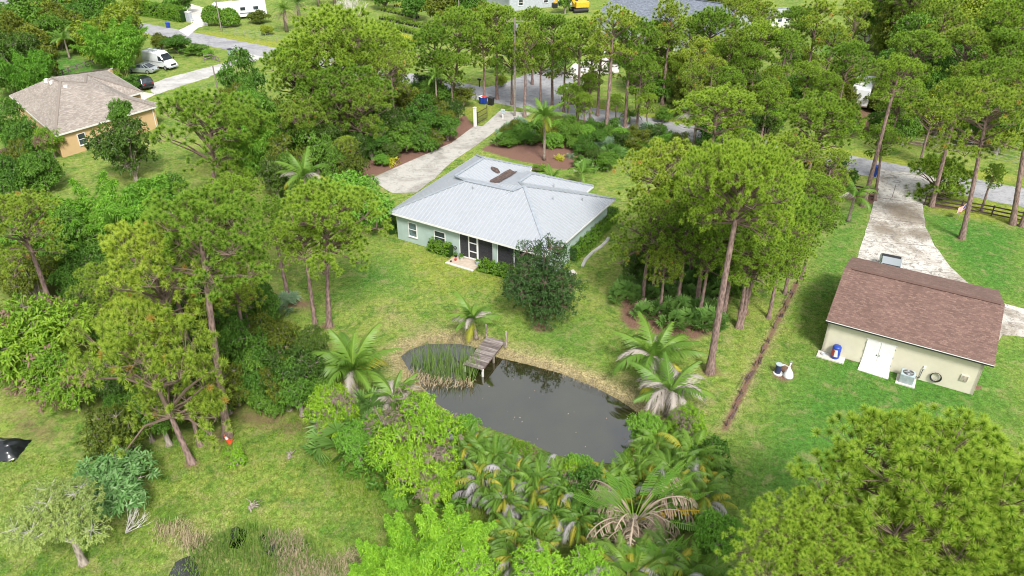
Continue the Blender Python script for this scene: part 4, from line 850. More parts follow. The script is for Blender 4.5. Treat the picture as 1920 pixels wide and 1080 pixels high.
def rv(name,label,px,py,rz,L,Wd,Ht,front=True):
    p=P(px,py); t=thing(name,label,'camper',(p.x,p.y,0),rz); h=L/2
    b=MB(); loft(b,[[(x,-w_,zb),(x,w_,zb),(x,w_,zt-.15),(x,w_*.93,zt),(x,-w_*.93,zt),(x,-w_,zt-.15)] for x,zb,zt,w_ in ((-h,.7,Ht-.1,Wd/2-.05),(-h+.2,.45,Ht,Wd/2),(h-.5,.45,Ht,Wd/2),(h-.1,.5,Ht-.25,Wd/2-.06),(h,.8,Ht-.8,Wd/2-.12))]); b.build('body',M['carwhite'],t,bevel=.05)
    for sy in (-1,1):
        for x in (-h*.6,-h*.1,h*.45):
            MB().box(x-.5,sy*Wd/2-.012,1.7,x+.5,sy*Wd/2+.012,2.35).build('window',M['glass'],t)
        MB().box(-h+.3,sy*Wd/2-.01,1.05,h-.6,sy*Wd/2+.01,1.25).build('side_stripe',M['greyshingle'],t)
        MB().box(h*.1-.35,sy*Wd/2-.014,.6,h*.1+.35,sy*Wd/2+.014,2.5).build('door',M['offwhite'],t)
        for x in (-h*.5,h*.65): m=MB(); m.tube([(x,sy*(Wd/2-.3),.42),(x,sy*(Wd/2+.01),.42)],.42,16); m.build('wheel',M['tyre'],t)
    if front: MB().box(h-.06,-Wd/2+.15,1.5,h+.02,Wd/2-.15,2.5).build('windscreen',M['glass'],t)
    for x in (-h*.5,h*.3): MB().box(x-.45,-.4,Ht,x+.45,.4,Ht+.22).build('roof_unit',M['offwhite'],t,bevel=.04)
    return t
rv('motorhome','long white motorhome parked behind the round clipped shrubs at the top left',452,34,R(205),10.5,2.5,3.3)
rv('camper_trailer','white camper trailer half hidden under pines at right',1612,192,R(62),8.0,2.5,3.0,False)
# ---------------------------------------------------------------- far buildings
def gable(label,name,px,py,yaw,L,Wd,ez,rz_,wall,roof,cat='house'):
    p=P(px,py); t=thing(name,label,cat,(p.x,p.y,0),yaw)
    w2=MB(); w2.box(-L/2+.4,-Wd/2+.4,-.1,L/2-.4,Wd/2-.4,ez)
    w2.add([(-L/2+.4,-Wd/2+.4,ez),(-L/2+.4,Wd/2-.4,ez),(-L/2+.4,0,rz_-.25),(-L/2+.6,-Wd/2+.4,ez),(-L/2+.6,Wd/2-.4,ez),(-L/2+.6,0,rz_-.25)],[(0,2,1),(3,4,5),(0,3,5,2),(1,2,5,4)])
    w2.add([(L/2-.6,-Wd/2+.4,ez),(L/2-.6,Wd/2-.4,ez),(L/2-.6,0,rz_-.25),(L/2-.4,-Wd/2+.4,ez),(L/2-.4,Wd/2-.4,ez),(L/2-.4,0,rz_-.25)],[(0,2,1),(3,4,5),(0,3,5,2),(1,2,5,4)])
    w2.build('wall',M[wall],t)
    r=MB().slab([(-L/2,-Wd/2,ez),(L/2,-Wd/2,ez),(L/2,0,rz_),(-L/2,0,rz_)],.14); r.slab([(-L/2,0,rz_),(L/2,0,rz_),(L/2,Wd/2,ez),(-L/2,Wd/2,ez)],.14); o=r.build('roof',M[roof],t); uvplanar(o)
    MB().bar((-L/2,0,rz_+.03),(L/2,0,rz_+.03),.35,.06).build('ridge_cap',M[roof],o)
    for k in range(3): frame_parts(t,-L/3+k*L/3,1.6,1.0,1.1,-Wd/2+.4,'glass')
    MB().box(L/6-.45,-Wd/2+.35,0,L/6+.45,-Wd/2+.41,2.05).build('door',M['offwhite'],t)
    return t
gable('low grey building with pale metal roof at the top edge','building',1000,6,R(28),19,12,3.2,5.2,'greywall','metalroof','building')
gable('long blue building behind the yellow excavator at the top edge','building',1120,-30,R(0),26,12,4,6,'blueglass','metalroof','building')
gable('house with blue-grey shingle roof hidden behind pines across the road','house',1262,75,R(-42),26,15,3.3,7.6,'greywall','greyshingle')
gable('small white roofed shed between the pines at top right','shed',1452,48,R(15),5,4,2.4,3.3,'offwhite','metalroof','shed')
# excavator
ep=P(1085,22); ex=thing('excavator','yellow excavator parked beside the far blue building','excavator',(ep.x,ep.y,0),R(200))
for sy in (-1,1):
    m=MB(); m.tube([(-1.7,sy*1.1,.45),(1.7,sy*1.1,.45)],.45,10); m.box(-1.7,sy*1.1-.28,.0,1.7,sy*1.1+.28,.9); m.build('track',M['black'],ex,bevel=.1)
MB().box(-1.9,-1.3,1.0,1.2,1.3,2.2).build('engine_housing',M['yellowp'],ex,bevel=.12); MB().box(.1,-1.3,2.2,1.4,-.2,3.2).build('cab',M['glass'],ex,bevel=.05)
MB().bar((1,.2,1.8),(3.6,.2,5.2),.45,.6).bar((3.6,.2,5.2),(5.8,.2,2.2),.35,.45).build('boom',M['yellowp'],ex); MB().box(5.3,-.4,1.2,6.3,.8,2.2).build('bucket',M['black'],ex,bevel=.1)
# ---------------------------------------------------------------- bins, posts, poles, signs
def bin_(px,py,label,col,lid,group=None,h=1.05,r=.3,cart=True):
    p=P(px,py); t=thing('rubbish_bin',label,'bin',(p.x,p.y,.02),R(40+px%60),group)
    m=MB(); a,b=r*.8,r*1.1; m.add([(-a,-a,0),(a,-a,0),(a,a,0),(-a,a,0),(-b,-b,h),(b,-b,h),(b,b,h),(-b,b,h)],[(3,2,1,0),(4,5,6,7),(0,1,5,4),(1,2,6,5),(2,3,7,6),(3,0,4,7)]); m.build('body',M[col],t,bevel=.03)
    m=MB(); m.slab([(-b*1.08,-b*1.1,h+.06),(b*1.08,-b*1.1,h+.06),(b*1.08,b*1.2,h+.14),(-b*1.08,b*1.2,h+.14)],.06); m.build('lid',M[lid],t,bevel=.02)
    for sx in (-1,1): m=MB(); m.tube([(sx*a-.03,a,.12),(sx*a+.03,a,.12)],.12,10); m.build('wheel',M['tyre'],t)
    return t
bin_(903,194.5,'blue recycling bin with white lid, left of the pair on the road edge','blue','offwhite',None,.95,.27); bin_(908.5,195,'blue recycling bin with red lid, right of the pair on the road edge','blue','redp',None,.95,.27); bin_(921,197,'black wheeled bin beside the two blue bins at the road','black','black',None,1.0,.34)
bin_(839,181,'blue bin behind the pine trunks at the road bend','blue','blue'); bin_(1638,330,'blue bin standing at the road by the stained driveway','blue','blue',None,1.1,.34)
bin_(433,103,'dark bin lying at the end of the gravel drive','acgrey','black',None,.9,.35); bin_(316,52,'blue bin near the white driveway gate at top left','blue','blue',None,.9,.3)
bp=P(452,410); bt=thing('plastic_barrel','bright blue plastic barrel standing among the trees at left','barrel',(bp.x,bp.y,0)); MB().tube([(0,0,0),(0,0,.05),(0,0,.4),(0,0,.85),(0,0,.9)],[.24,.29,.32,.29,.22],16).build('body',M['blue'],bt,smooth=True); MB().tube([(0,0,.88),(0,0,.95)],.25,14).build('lid',M['blue'],bt)
def mailbox(px,py,label,post,box,two=False):
    p=P(px,py); t=thing('mailbox',label,'mailbox',(p.x,p.y,0),R(-30)); MB().box(-.06,-.06,-.1,.06,.06,1.1).build('post',M[post],t)
    MB().box(-.3,-.12,1.0,.3,.12,1.28).build('box',M[box],t,bevel=.05); MB().box(-.1,.121,1.2,-.06,.14,1.42).build('flag',M['redp'],t)
    if two: MB().box(-.25,-.1,.66,.25,.1,.9).build('box',M[box],t,bevel=.04)
mailbox(899,163,'black mailbox on a dark post on the verge across the road','darkwood','black'); mailbox(943,222,'white post with two mailbox boxes beside the driveway mouth','white','acgrey',True)
mailbox(1784,357,'black mailbox behind the young pine at the road','darkwood','black'); 
def pole(px,py,h,r,label,name='utility_pole',arm=False,mat='polewood',lean=(0,0)):
    p=P(px,py); t=thing(name,label,'pole',(p.x,p.y,0)); t.rotation_euler=(R(lean[0]),R(lean[1]),0)
    MB().tube([(0,0,-.2),(0,0,h)],[r,r*.7],10).build('shaft',M[mat],t)
    if arm: MB().bar((-1.1,0,h-.5),(1.1,0,h-.5),.1,.12).build('crossarm',M[mat],t); MB().tube([(.25,-.25,h-1.6),(.25,-.25,h-.8)],.2,10).build('transformer',M['galv'],t)
    return t
pole(411,183,4.6,.12,'short grey wooden pole standing in the grass beside the gravel drive')
pole(416,60,11,.14,'wooden utility pole in front of the round clipped shrubs at top left',arm=True)
pole(965,218,13.0,.16,'tall bare wooden utility pole at the driveway mouth',arm=True)
pole(862,62,9.5,.13,'distant utility pole above the nursery rows',arm=True)
def wire(a,b,label,sag=.8):
    a=Vector(a);b=Vector(b); pts=[]
    for k in range(17): q=a.lerp(b,k/16); q.z-=sag*4*(k/16)*(1-k/16); pts.append(tuple(q-a))
    o=MB().tube(pts,.022,4,False).build('overhead_wire',M['palebark']); o.location=a; tag(o,label,'wire')
pa=P(416,60,10.5);pa=Vector((P(416,60).x,P(416,60).y,10.5)); pb=Vector((P(862,62).x,P(862,62).y,9.1)); pc=Vector((P(965,218).x,P(965,218).y,12.5))
wire(pb,pb+Vector((38,-14,-.5)),'thin overhead wire running right from the distant pole'); wire(pa+Vector((.6,0,0)),pb,'long thin overhead wire between the two far utility poles',1.2)
# gate pillars
gp=P(891,237); t=thing('gate_post','tall pale concrete gate post at the left of the driveway','gate post',(gp.x,gp.y,0),R(-30)); MB().box(-.16,-.16,-.1,.16,.16,2.5).build('post',M['white'],t,bevel=.02); MB().box(-.2,-.2,2.5,.2,.2,2.58).build('cap',M['offwhite'],t)
gt=thing('driveway_gate','dark metal gate leaf standing open beside the driveway post','gate',(gp.x+.3,gp.y+.3,0),R(62))
m=MB()
for z in (.3,1.0,1.7): m.box(0,-.03,z,2.6,.03,z+.07)
m.box(0,-.035,.25,.07,.035,1.85); m.box(2.53,-.035,.25,2.6,.035,2.1); m.build('frame',M['darkwood'],gt)
m=MB()
for k in range(12): m.box(.2+k*.19,-.012,.37,.22+k*.19,.012,1.7)
m.build('bars',M['darkwood'],gt)
gb=P(356,41); t=thing('gate_pillar','white painted masonry gate pillar at the white driveway','pillar',(gb.x,gb.y,0),R(-30)); MB().box(-.55,-.4,-.1,.55,.4,1.9).build('pillar',M['greywall'],t,bevel=.03); MB().box(-.62,-.47,1.9,.62,.47,2.0).build('cap',M['offwhite'],t); MB().tube([(0,0,2.0),(0,0,2.15),(0,0,2.4)],[.1,.16,.05],8).build('lamp',M['offwhite'],t)
ga=along((360,46),(389,50)); gg=thing('driveway_gate','low white metal rail gate across the white driveway','gate',(P(360,46).x,P(360,46).y,0),ga); gl_=(P(389,50)-P(360,46)).length
m=MB(); 
for z in (.25,.65,1.05): m.bar((0,0,z),(gl_,0,z),.05,.05)
for k in range(5): m.bar((gl_*k/4,0,.1),(gl_*k/4,0,1.15),.06,.05)
m.build('rails',M['white'],gg)
for px,py,lab in ((264,26,'white masonry gate pillar at the left end of the long clipped hedge'),):
    gb=P(px,py); t=thing('gate_pillar',lab,'pillar',(gb.x,gb.y,0),R(-30)); MB().box(-.6,-.45,-.1,.6,.45,2.0).build('pillar',M['white'],t,bevel=.03); MB().box(-.66,-.5,2.0,.66,.5,2.1).build('cap',M['offwhite'],t)
# ---------------------------------------------------------------- fences
def rail_fence(pts,label,mat,h=1.2,rails=3,sp=2.4,name='rail_fence',post=.14,rw=.14,tilt=0.0,seed=1,brk=0.0,group=None,px=True):
    r=random.Random(seed); W=[P(*p) for p in pts] if px else [Vector(p) for p in pts]; t=thing(name,label,'fence',(W[0].x,W[0].y,0),0,group); o=Vector((W[0].x,W[0].y,0)); rl=MB()
    for i in range(len(W)-1):
        a=W[i]-o;b=W[i+1]-o; a.z=b.z=0; n=max(1,round((b-a).length/sp)); 
        for k in range(n+(1 if i==len(W)-2 else 0)):
            p=a.lerp(b,k/n); MB().bar((p.x,p.y,-.1),(p.x+r.uniform(-tilt,tilt),p.y+r.uniform(-tilt,tilt),h*r.uniform(1-tilt,1.03)),post,post,(b-a)).build('post',M[mat],t)
        for k in range(n):
            p=a.lerp(b,k/n);q=a.lerp(b,(k+1)/n); nn=(b-a).cross(Vector((0,0,1))).normalized()*(post/2+.02)
            for j in range(rails):
                if r.random()<brk: continue
                z=h*(j+.75)/(rails); rl.bar(p+nn+Vector((0,0,z+r.uniform(-tilt,tilt)*.5)),q+nn+Vector((0,0,z+r.uniform(-tilt,tilt)*.8)),.04,rw)
    rl.build('rails',M[mat],t); return t
rail_fence([(1733,384),(1800,395),(1858,405),(1975,430)],'dark brown three rail fence along the right lawn by the road','darkwood',1.15,3)
rail_fence([(1582,362),(1641,373)],'dark brown three rail fence left of the stained driveway','darkwood',1.15,3)
rail_fence([(92,150),(130,136),(190,116)],'low pale rough timber fence beyond the orange house','woodgrey',.9,2,1.7,tilt=.12,seed=4)
rail_fence([(383,114),(398,112),(412,117)],'short grey timber fence section at the end of the gravel drive','woodgrey',1.0,2,1.2,tilt=.1,seed=5)
rail_fence([(1494,532),(1440,640),(1400,710),(1362,798)],'low rotten brown timber fence running down between the lawns','oldwood',.5,1,1.9,tilt=.2,seed=7,rw=.06,post=.10,brk=.6)
# rotten logs of the collapsed fence
r=random.Random(9); lg=thing('fallen_rails','broken brown rails and debris lying along the rotten fence','log',tuple(P(1430,660)),0)
o=P(1430,660); a=P(1497,528)-o;b=P(1358,806)-o; nrmv=(b-a).cross(Vector((0,0,1))).normalized()
for k in range(22):
    f=r.random(); p=a.lerp(b,f)+nrmv*r.uniform(-.16,.2); d=(b-a).normalized()*r.uniform(.4,1.3); d.rotate(Quaternion((0,0,1),r.uniform(-.14,.14))); MB().bar(p+Vector((0,0,.06)),p+d+Vector((0,0,.06+r.uniform(0,.14))),r.uniform(.04,.07),.04).build('rail',M['oldwood'],lg)
def mesh_fence(pts,label,h=1.3,sp=3,mat='galv',seed=1):
    W=[P(*p) for p in pts]; t=thing('wire_fence',label,'fence',(W[0].x,W[0].y,0)); o=Vector((W[0].x,W[0].y,0)); m=MB()
    for i in range(len(W)-1):
        a=W[i]-o;b=W[i+1]-o; n=max(1,round((b-a).length/sp))
        for k in range(n+1): p=a.lerp(b,k/n); MB().tube([(p.x,p.y,-.1),(p.x,p.y,h)],.035,6).build('post',M[mat],t)
        for z in (.2,.55,.9,h-.03): m.tube([a+Vector((0,0,z)),b+Vector((0,0,z))],.012,4,False)
    m.build('wires',M[mat],t)
mesh_fence([(420,62),(480,72),(540,84)],'wire fence on posts along the verge at top left')
mesh_fence([(1640,262),(1730,275),(1820,290),(1960,320)],'wire fence on thin posts in front of the dark wood at right',1.5)
mesh_fence([(0,355),(20,362),(45,372)],'dark wire fence with white post at the left edge',1.3,2)
# ---------------------------------------------------------------- dock
da=P(921,634);  # land end middle
dl=P(905,682,.45); 
c1=P(914,630,.45);c2=P(946,641,.45);c3=P(902,697,.45);c4=P(871,680,.45)
mid0=(c1+c2)/2; mid1=(c3+c4)/2; dyaw=math.atan2(mid1.y-mid0.y,mid1.x-mid0.x); dlen=(mid1-mid0).length; dw=((c2-c1).length+(c3-c4).length)/2*.96
dk=thing('dock','weathered grey plank dock reaching into the pond','dock',(mid0.x,mid0.y,0),dyaw); r=random.Random(3)
npl=int(dlen/.15)
dm=MB()
for k in range(npl): x=k*dlen/npl; dm.box(x+.006,-dw/2+r.uniform(-.04,.03),.42+r.uniform(-.008,.012),x+dlen/npl-.008,dw/2+r.uniform(-.03,.04),.455+r.uniform(-.008,.012))
dm.build('planks',M['woodgrey'],dk)
m=MB(); m.box(0,-dw/2+.02,.25,dlen,-dw/2+.08,.415); m.box(0,dw/2-.08,.25,dlen,dw/2-.02,.415); m.box(0,-.03,.25,dlen,.03,.415); m.build('joists',M['oldwood'],dk)
for x in (.1,dlen*.5,dlen-.12):
    for sy in (-1,1): MB().box(x-.06,sy*(dw/2-.02)-.06,-1.4,x+.06,sy*(dw/2-.02)+.06,.40 if x>1 or True else .4).build('pile',M['offwhite'] if x>dlen-.2 else M['polewood'],dk)
for sy,hh in ((-1,1.5),(1,1.35)): MB().tube([(-.02,sy*(dw/2+.08),-.4),(-.02,sy*(dw/2+.08),hh)],.075,8).build('mooring_post',M['greybark'],dk)
# ---------------------------------------------------------------- small things
p=P(430,829); t=thing('traffic_cone','orange traffic cone with white band at the foot of the pine','traffic cone',(p.x,p.y,.0),0); t.rotation_euler=(R(8),R(-14),0)
MB().box(-.2,-.2,0,.2,.2,.04).build('base',M['coneorange'],t); MB().tube([(0,0,.04),(0,0,.32)],[.15,.095],14).build('cone',M['coneorange'],t); MB().tube([(0,0,.321),(0,0,.56)],[.094,.05],14).build('band',M['white'],t); MB().tube([(0,0,.561),(0,0,.72)],[.049,.025],14).build('tip',M['coneorange'],t)
p=P(5,845); t=thing('black_tarp','black plastic tarp bundle at the left edge of the picture','tarp',(p.x,p.y,0),0)
V=[];T=[];rg=np.random.default_rng(8); n=16
for i in range(n):
    for j in range(n):
        x=(i/(n-1)-.5)*2.6;y=(j/(n-1)-.5)*2.0; rr_=max(0,1-(x/1.3)**4-(y/1.0)**4); V.append((x+rg.normal()*.03,y+rg.normal()*.03,rr_*(.55+.12*math.sin(3*x+1)*math.cos(4*y))+rg.random()*.08*rr_))
for i in range(n-1):
    for j in range(n-1): a=i*n+j; T+=[(a,a+n,a+n+1),(a,a+n+1,a+1)]
link('sheet',trimesh('tarp',V,T,M['carblack']),t)
def snag(px,py,label,sc=1.0,seed=1,mat='palebark',name='tree_stump'):
    p=P(px,py); t=thing(name,label,'stump',(p.x,p.y,0),seed); r=random.Random(seed)
    MB().tube([(0,0,-.05),(0,0,.15*sc),(.05*sc,0,.32*sc)],[.34*sc,.24*sc,.17*sc],9).build('stump',M[mat],t)
    m=MB()
    for k in range(9): a=r.random()*6.28; l=sc*r.uniform(.4,1.1); m.tube([(0,0,.15*sc),(math.cos(a)*l*.5,math.sin(a)*l*.5,.22*sc+r.random()*.3*sc),(math.cos(a+.3)*l,math.sin(a+.3)*l,.05+r.random()*.35*sc)],[.08*sc,.05*sc,.015],5)
    m.build('roots',M[mat],t)
snag(542,857,'pale twisted driftwood stump on the grass left of the bright trees',.55,3,mat='greybark',name='driftwood'); snag(472,950,'pale dry root stump beside the marsh reeds',.6,6,mat='greybark')
p=P(95,270); 
p=P(38,288); t=thing('brick_platform','small low brick platform behind the left trees','platform',(p.x,p.y,0),R(-35)); MB().box(-2.2,-1.4,0,2.2,1.4,.45).build('platform',M['redshingle'],t); MB().box(2.2,-.8,0,3.4,.8,.25).build('step',M['greywall'],t)
# flag on the pine trunk
fp=P(1795,405,0); fl=thing('american_flag','small red white and blue flag hanging on a pole in front of the pine','flag',(P(1793,412).x,P(1793,412).y,0),R(20))
MB().tube([(0,0,0),(.05,0,.9),(.75,0,1.75)],.025,6).build('pole',M['galv'],fl)
def cloth(x0,x1,z0_,z1,mat,name,off=0):
    V=[];T=[];n=10
    for i in range(n):
        for j in (0,1): s_=i/(n-1); x=x0+(x1-x0)*s_; V.append((x,.06*math.sin(s_*9)+off,(z0_,z1)[j]-(.35*(1-s_))))
    for i in range(n-1): a=i*2; T+=[(a,a+2,a+3),(a,a+3,a+1)]
    return link(name,trimesh(name,V,T,M[mat]),fl)
for k in range(13): cloth(-.25,.72 if k<6 else .28 if False else .72,1.0+k*.052,1.0+(k+1)*.052,'redp' if k%2==0 else 'white','stripe')
cloth(.36,.73,1.37,1.68,'blue','canton',-.012)
sv=MB(); r=random.Random(2)
for i in range(5):
    for j in range(4): x=.40+i*.07; z=1.40+j*.07-.35*(1-(x+.25)/.97); sv.box(x-.012,-.045+.06*math.sin((x+.25)/.97*9),z,x+.012,-.035+.06*math.sin((x+.25)/.97*9),z+.024)
sv.build('stars',M['white'],fl)
# nursery rows of black pots with plants
def pot_row(a,b,n,label,mat='yellowleaf'):
    A_=P(*a);B_=P(*b); t=thing('nursery_row',label,'potted plants',(A_.x,A_.y,0)); m=MB(); lv=Leaves(); rg=np.random.default_rng(int(a[0]+a[1]))
    ps=[]
    for row in range(2):
        for k in range(n):
            p=(B_-A_)*(k/(n-1)); x=p.x+row*.5+rg.normal()*.08; y=p.y+row*1.0+rg.normal()*.08; m.cyl(x,y,0,.38,.17,.2,7); ps.append((x,y,.55))
    ps=np.array(ps); pos=(ps[:,None,:]+rg.normal(size=(len(ps),5,3))*np.array([.16,.16,.16])).reshape(-1,3); lv.rosettes(rg,pos,nrm(rg.normal(size=pos.shape)*.5+[0,0,1]),7,.34,.12)
    m.build('pots',M['black'],t)['kind']='stuff'; link('plants',lv.mesh('pot_plants',M[mat]),t)['kind']='stuff'
for i,(a,b,n) in enumerate((((690,60),(790,84),24),((700,47),(790,68),24),((712,36),(800,55),22),((740,12),(790,22),14),((715,20),(780,35),18),((890,92),(960,106),18),((925,72),(1000,84),18),((880,60),(955,76),18),((905,40),(990,52),20),((760,0),(860,12),20))):
    pot_row(a,b,n,'row of black nursery pots, '+['nearest on the left plot','second on the left plot','third on the left plot','behind the white bare tree','short one left of the fourth','nearest on the right plot','second on the right plot','left end of the right plot','third on the right plot','at the very top edge'][i],'yellowleaf' if i%3==0 else 'weed')
# ---------------------------------------------------------------- vegetation prototypes
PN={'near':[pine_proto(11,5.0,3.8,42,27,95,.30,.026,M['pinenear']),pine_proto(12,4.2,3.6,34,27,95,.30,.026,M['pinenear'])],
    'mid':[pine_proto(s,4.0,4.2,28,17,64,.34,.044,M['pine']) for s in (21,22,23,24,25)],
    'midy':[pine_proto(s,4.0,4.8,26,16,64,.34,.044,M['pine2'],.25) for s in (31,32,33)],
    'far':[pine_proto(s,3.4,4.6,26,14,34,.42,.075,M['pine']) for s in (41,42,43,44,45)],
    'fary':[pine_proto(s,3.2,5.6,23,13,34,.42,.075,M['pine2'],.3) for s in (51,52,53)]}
RAD={'near':[5.0,4.2],'mid':[4.0]*5,'midy':[4.0]*3,'far':[3.4]*5,'fary':[3.2]*3}
HCR={'near':[3.8,3.6],'mid':[4.2]*5,'midy':[4.8]*3,'far':[4.6]*5,'fary':[5.6]*3}
cnt={}
def pine(tx,ty,rpx,h=None,base=None,kind='mid',label='',group=None,r0=None,flat=1.0):
    """apex pixel tx,ty; base pixel if the foot is visible, else height h"""
    if base:
        B_=P(*base); lo,hi=1,31.
        for _ in range(40):
            m=(lo+hi)/2; d_=B_.y*_c-(m-CAM_H)*_s; yy=540+F_PX*(-((m-CAM_H)*_c+B_.y*_s))/d_
            if yy>ty: lo=m
            else: hi=m
        h=lo; dz=B_.y*_c-(h-CAM_H)*_s; topx=(tx-960)/F_PX*dz; lean=(max(-.2*h,min(.2*h,topx-B_.x)),0)
    else:
        B_=P(tx,ty,h); B_.z=0; lean=(0,0)
    i=cnt.get(kind,0); cnt[kind]=i+1; k=i%len(PN[kind]); top=Vector((B_.x+lean[0],B_.y,h))
    rm=rpx/ppm(top); 
    cs=rm/RAD[kind][k]; czs=cs*flat; hc=HCR[kind][k]*czs
    crown,br=PN[kind][k]
    return link_tree('pine_tree',label,'pine tree',(B_.x,B_.y,0),h,crown,br,h-hc,cs,'bark',r0 or (.08+.0115*h),lean,group,rng=np.random.default_rng(int(tx*7+ty)),czs=czs)
def numbered(items,fmt,group):
    """copies that differ only by place: name them by their order from the left"""
    names=['leftmost','second','third','fourth','fifth','sixth','seventh','eighth','ninth','tenth','eleventh','twelfth','thirteenth','fourteenth','fifteenth','sixteenth','seventeenth','eighteenth','nineteenth','twentieth','twenty-first','twenty-second','twenty-third','twenty-fourth','twenty-fifth','twenty-sixth']
    items=sorted(items,key=lambda a:a['tx'])
    for i,it in enumerate(items):
        pine(**it,label=fmt%(names[i] if i<len(names) else 'rightmost'),group=group)
D=dict
pine(368,378,128,base=(427,818),label='tall pine with long bare trunk rising from beside the orange traffic cone',group='pines of the left grove')
pine(262,430,112,base=(382,806),kind='midy',flat=1.2,label='tall pine with leaning trunk just left of the traffic cone pine',group='pines of the left grove')
pine(235,590,130,base=(360,868),kind='midy',flat=1.35,label='broad yellow-green pine nearest the camera on the left, short bare trunk below it',group='pines of the left grove')
pine(440,498,58,base=(465,700),kind='midy',label='slender pine behind the dark broad shrub, right of the tall leaning trunks',group='pines of the left grove')
pine(18,372,80,h=12,kind='midy',label='olive pine cut by the left edge below the wire fence')
pine(612,357,98,base=(617,612),label='pine with dark reddish trunk on the back lawn left of the green house')
pine(506,380,52,base=(542,567),label='narrow pine standing left of the back lawn pine')
pine(392,181,102,base=(402,345),label='wide dense pine right of the orange house')
pine(430,336,54,h=9,kind='mid',label='small round pine between the bamboo and the coconut palm')
pine(622,24,95,base=(642,258),label='very tall dense pine left of the driveway, highest of its clump')
pine(712,52,68,base=(697,222),label='pine right of the very tall dense pine, dark trunk below')
pine(545,92,68,h=12,label='pine on the left flank of the tall clump beside the driveway')
pine(560,190,58,h=8,kind='midy',label='low olive pine under the tall clump left of the driveway')
pine(668,165,60,h=8.5,kind='midy',label='low olive pine in front of the tall clump trunks')
pine(648,260,28,h=5,kind='midy',label='young pine beside the coconut palm left of the driveway')
pine(808,52,50,base=(838,204),kind='far',label='pine with two visible trunks at the road bend, left crown')
pine(868,22,52,base=(846,200),kind='far',label='pine with two visible trunks at the road bend, right crown')
pine(845,100,34,h=8,kind='far',label='lower pine crown between the two pines of the road bend')
row=[D(tx=930,ty=10,rpx=42,h=13),D(tx=985,ty=48,rpx=38,h=12),D(tx=1000,ty=18,rpx=32,h=11),D(tx=1035,ty=30,rpx=40,base=(1035,206)),D(tx=1062,ty=72,rpx=32,h=10),D(tx=1088,ty=38,rpx=42,base=(1082,236)),D(tx=1112,ty=88,rpx=26,h=8),D(tx=1152,ty=10,rpx=44,base=(1135,262)),D(tx=1186,ty=36,rpx=46,base=(1172,238)),D(tx=1225,ty=62,rpx=40,base=(1221,190)),D(tx=1262,ty=2,rpx=44,h=14),D(tx=1292,ty=32,rpx=40,base=(1296,140)),D(tx=1338,ty=20,rpx=46,h=12),D(tx=1385,ty=55,rpx=36,h=11),D(tx=1430,ty=42,rpx=40,h=12)]
for i,d in enumerate(row): d['kind']='fary' if i%3==1 else 'far'
numbered(row,'slim tall pine in the stand across the road, %s of fifteen counting from the left','pines across the road')
sm=[D(tx=1066,ty=158,rpx=24,base=(1063,240)),D(tx=1092,ty=176,rpx=22,base=(1096,246)),D(tx=1156,ty=178,rpx=17,base=(1155,242)),D(tx=1213,ty=176,rpx=22,base=(1215,246)),D(tx=1103,ty=140,rpx=20,base=(1106,232)),D(tx=1190,ty=140,rpx=22,base=(1192,215)),D(tx=1255,ty=112,rpx=26,h=6)]
for d in sm: d['kind']='far'
numbered(sm,'small young pine on the verge of the road, %s of seven counting from the left','young pines on the road verge')
r2=[D(tx=1480,ty=62,rpx=38,h=11),D(tx=1540,ty=2,rpx=46,h=13),D(tx=1600,ty=82,rpx=44,h=10),D(tx=1612,ty=0,rpx=40,h=12),D(tx=1395,ty=108,rpx=30,h=8),D(tx=1462,ty=120,rpx=32,h=8),D(tx=1520,ty=118,rpx=30,h=8),D(tx=1340,ty=105,rpx=28,h=8),D(tx=1555,ty=138,rpx=26,h=7),D(tx=1430,ty=0,rpx=40,h=12),D(tx=1500,ty=15,rpx=36,h=12),D(tx=1385,ty=-8,rpx=40,h=12)]
for i,d in enumerate(r2): d['kind']='fary' if i%2 else 'far'
numbered(r2,'pine in the open wood above the camper, %s of twelve from the left','pines of the open wood')
pine(1350,173,80,h=10,label='broad flat-topped pine right beside the street, left of the orange-leaved shrub',flat=.8)
pine(1545,189,76,h=10,label='broad dense pine in front of the camper trailer, nearest the red bed')
pine(1692,112,54,base=(1618,386),label='tall pine left of the stained driveway with long slanting trunk')
pine(1655,238,30,base=(1640,376),kind='far',label='thin pine beside the blue bin at the driveway mouth')
pine(1812,150,46,base=(1746,387),label='tall pine standing at the end of the dark rail fence by the driveway')
pine(1862,158,84,base=(1803,447),kind='midy',label='large pine on the right lawn with the flag in front of its trunk')
pine(1950,110,60,base=(1898,421),label='pine at the right edge behind the dark rail fence, left of the pair')
pine(1985,200,50,base=(1915,425),label='pine at the right edge behind the dark rail fence, right of the pair')
pine(1775,300,56,h=4.2,kind='far',label='bushy young pine leaning over the dark rail fence')
pine(1870,310,22,h=5,kind='far',label='narrow young pine between road and rail fence')
pine(1252,276,86,h=11,kind='midy',label='yellow-green pine right of the house roof, partly behind the big clump')
pine(1225,380,70,h=9,kind='midy',label='low pine leaning over the side lawn right of the house')
pine(1262,338,86,flat=1.25,base=(1298,528),label='pine with straight purple trunk over the palmetto bed, left of two')
pine(1345,290,76,flat=1.25,base=(1320,535),label='pine with straight purple trunk over the palmetto bed, right of two')
pine(1402,288,118,base=(1330,699),kind='near',flat=1.3,label='tallest pine of the centre right, thick trunk standing in a red needle ring')
pine(1462,360,92,flat=1.25,base=(1394,586),label='pine beside the thick trunked pine, bare lower trunk on the lawn')
pine(1480,255,72,h=11,label='pine on top of the right clump next to the broad street pine',kind='midy')
pine(1530,330,52,h=9,label='pine on the right flank of the big clump above the driveway lawn')
pine(1500,420,48,h=6.5,label='low pine crown above the upper end of the rotten fence')
pine(1250,470,42,h=6,kind='midy',label='small pine over the dark bush right of the house hedge')
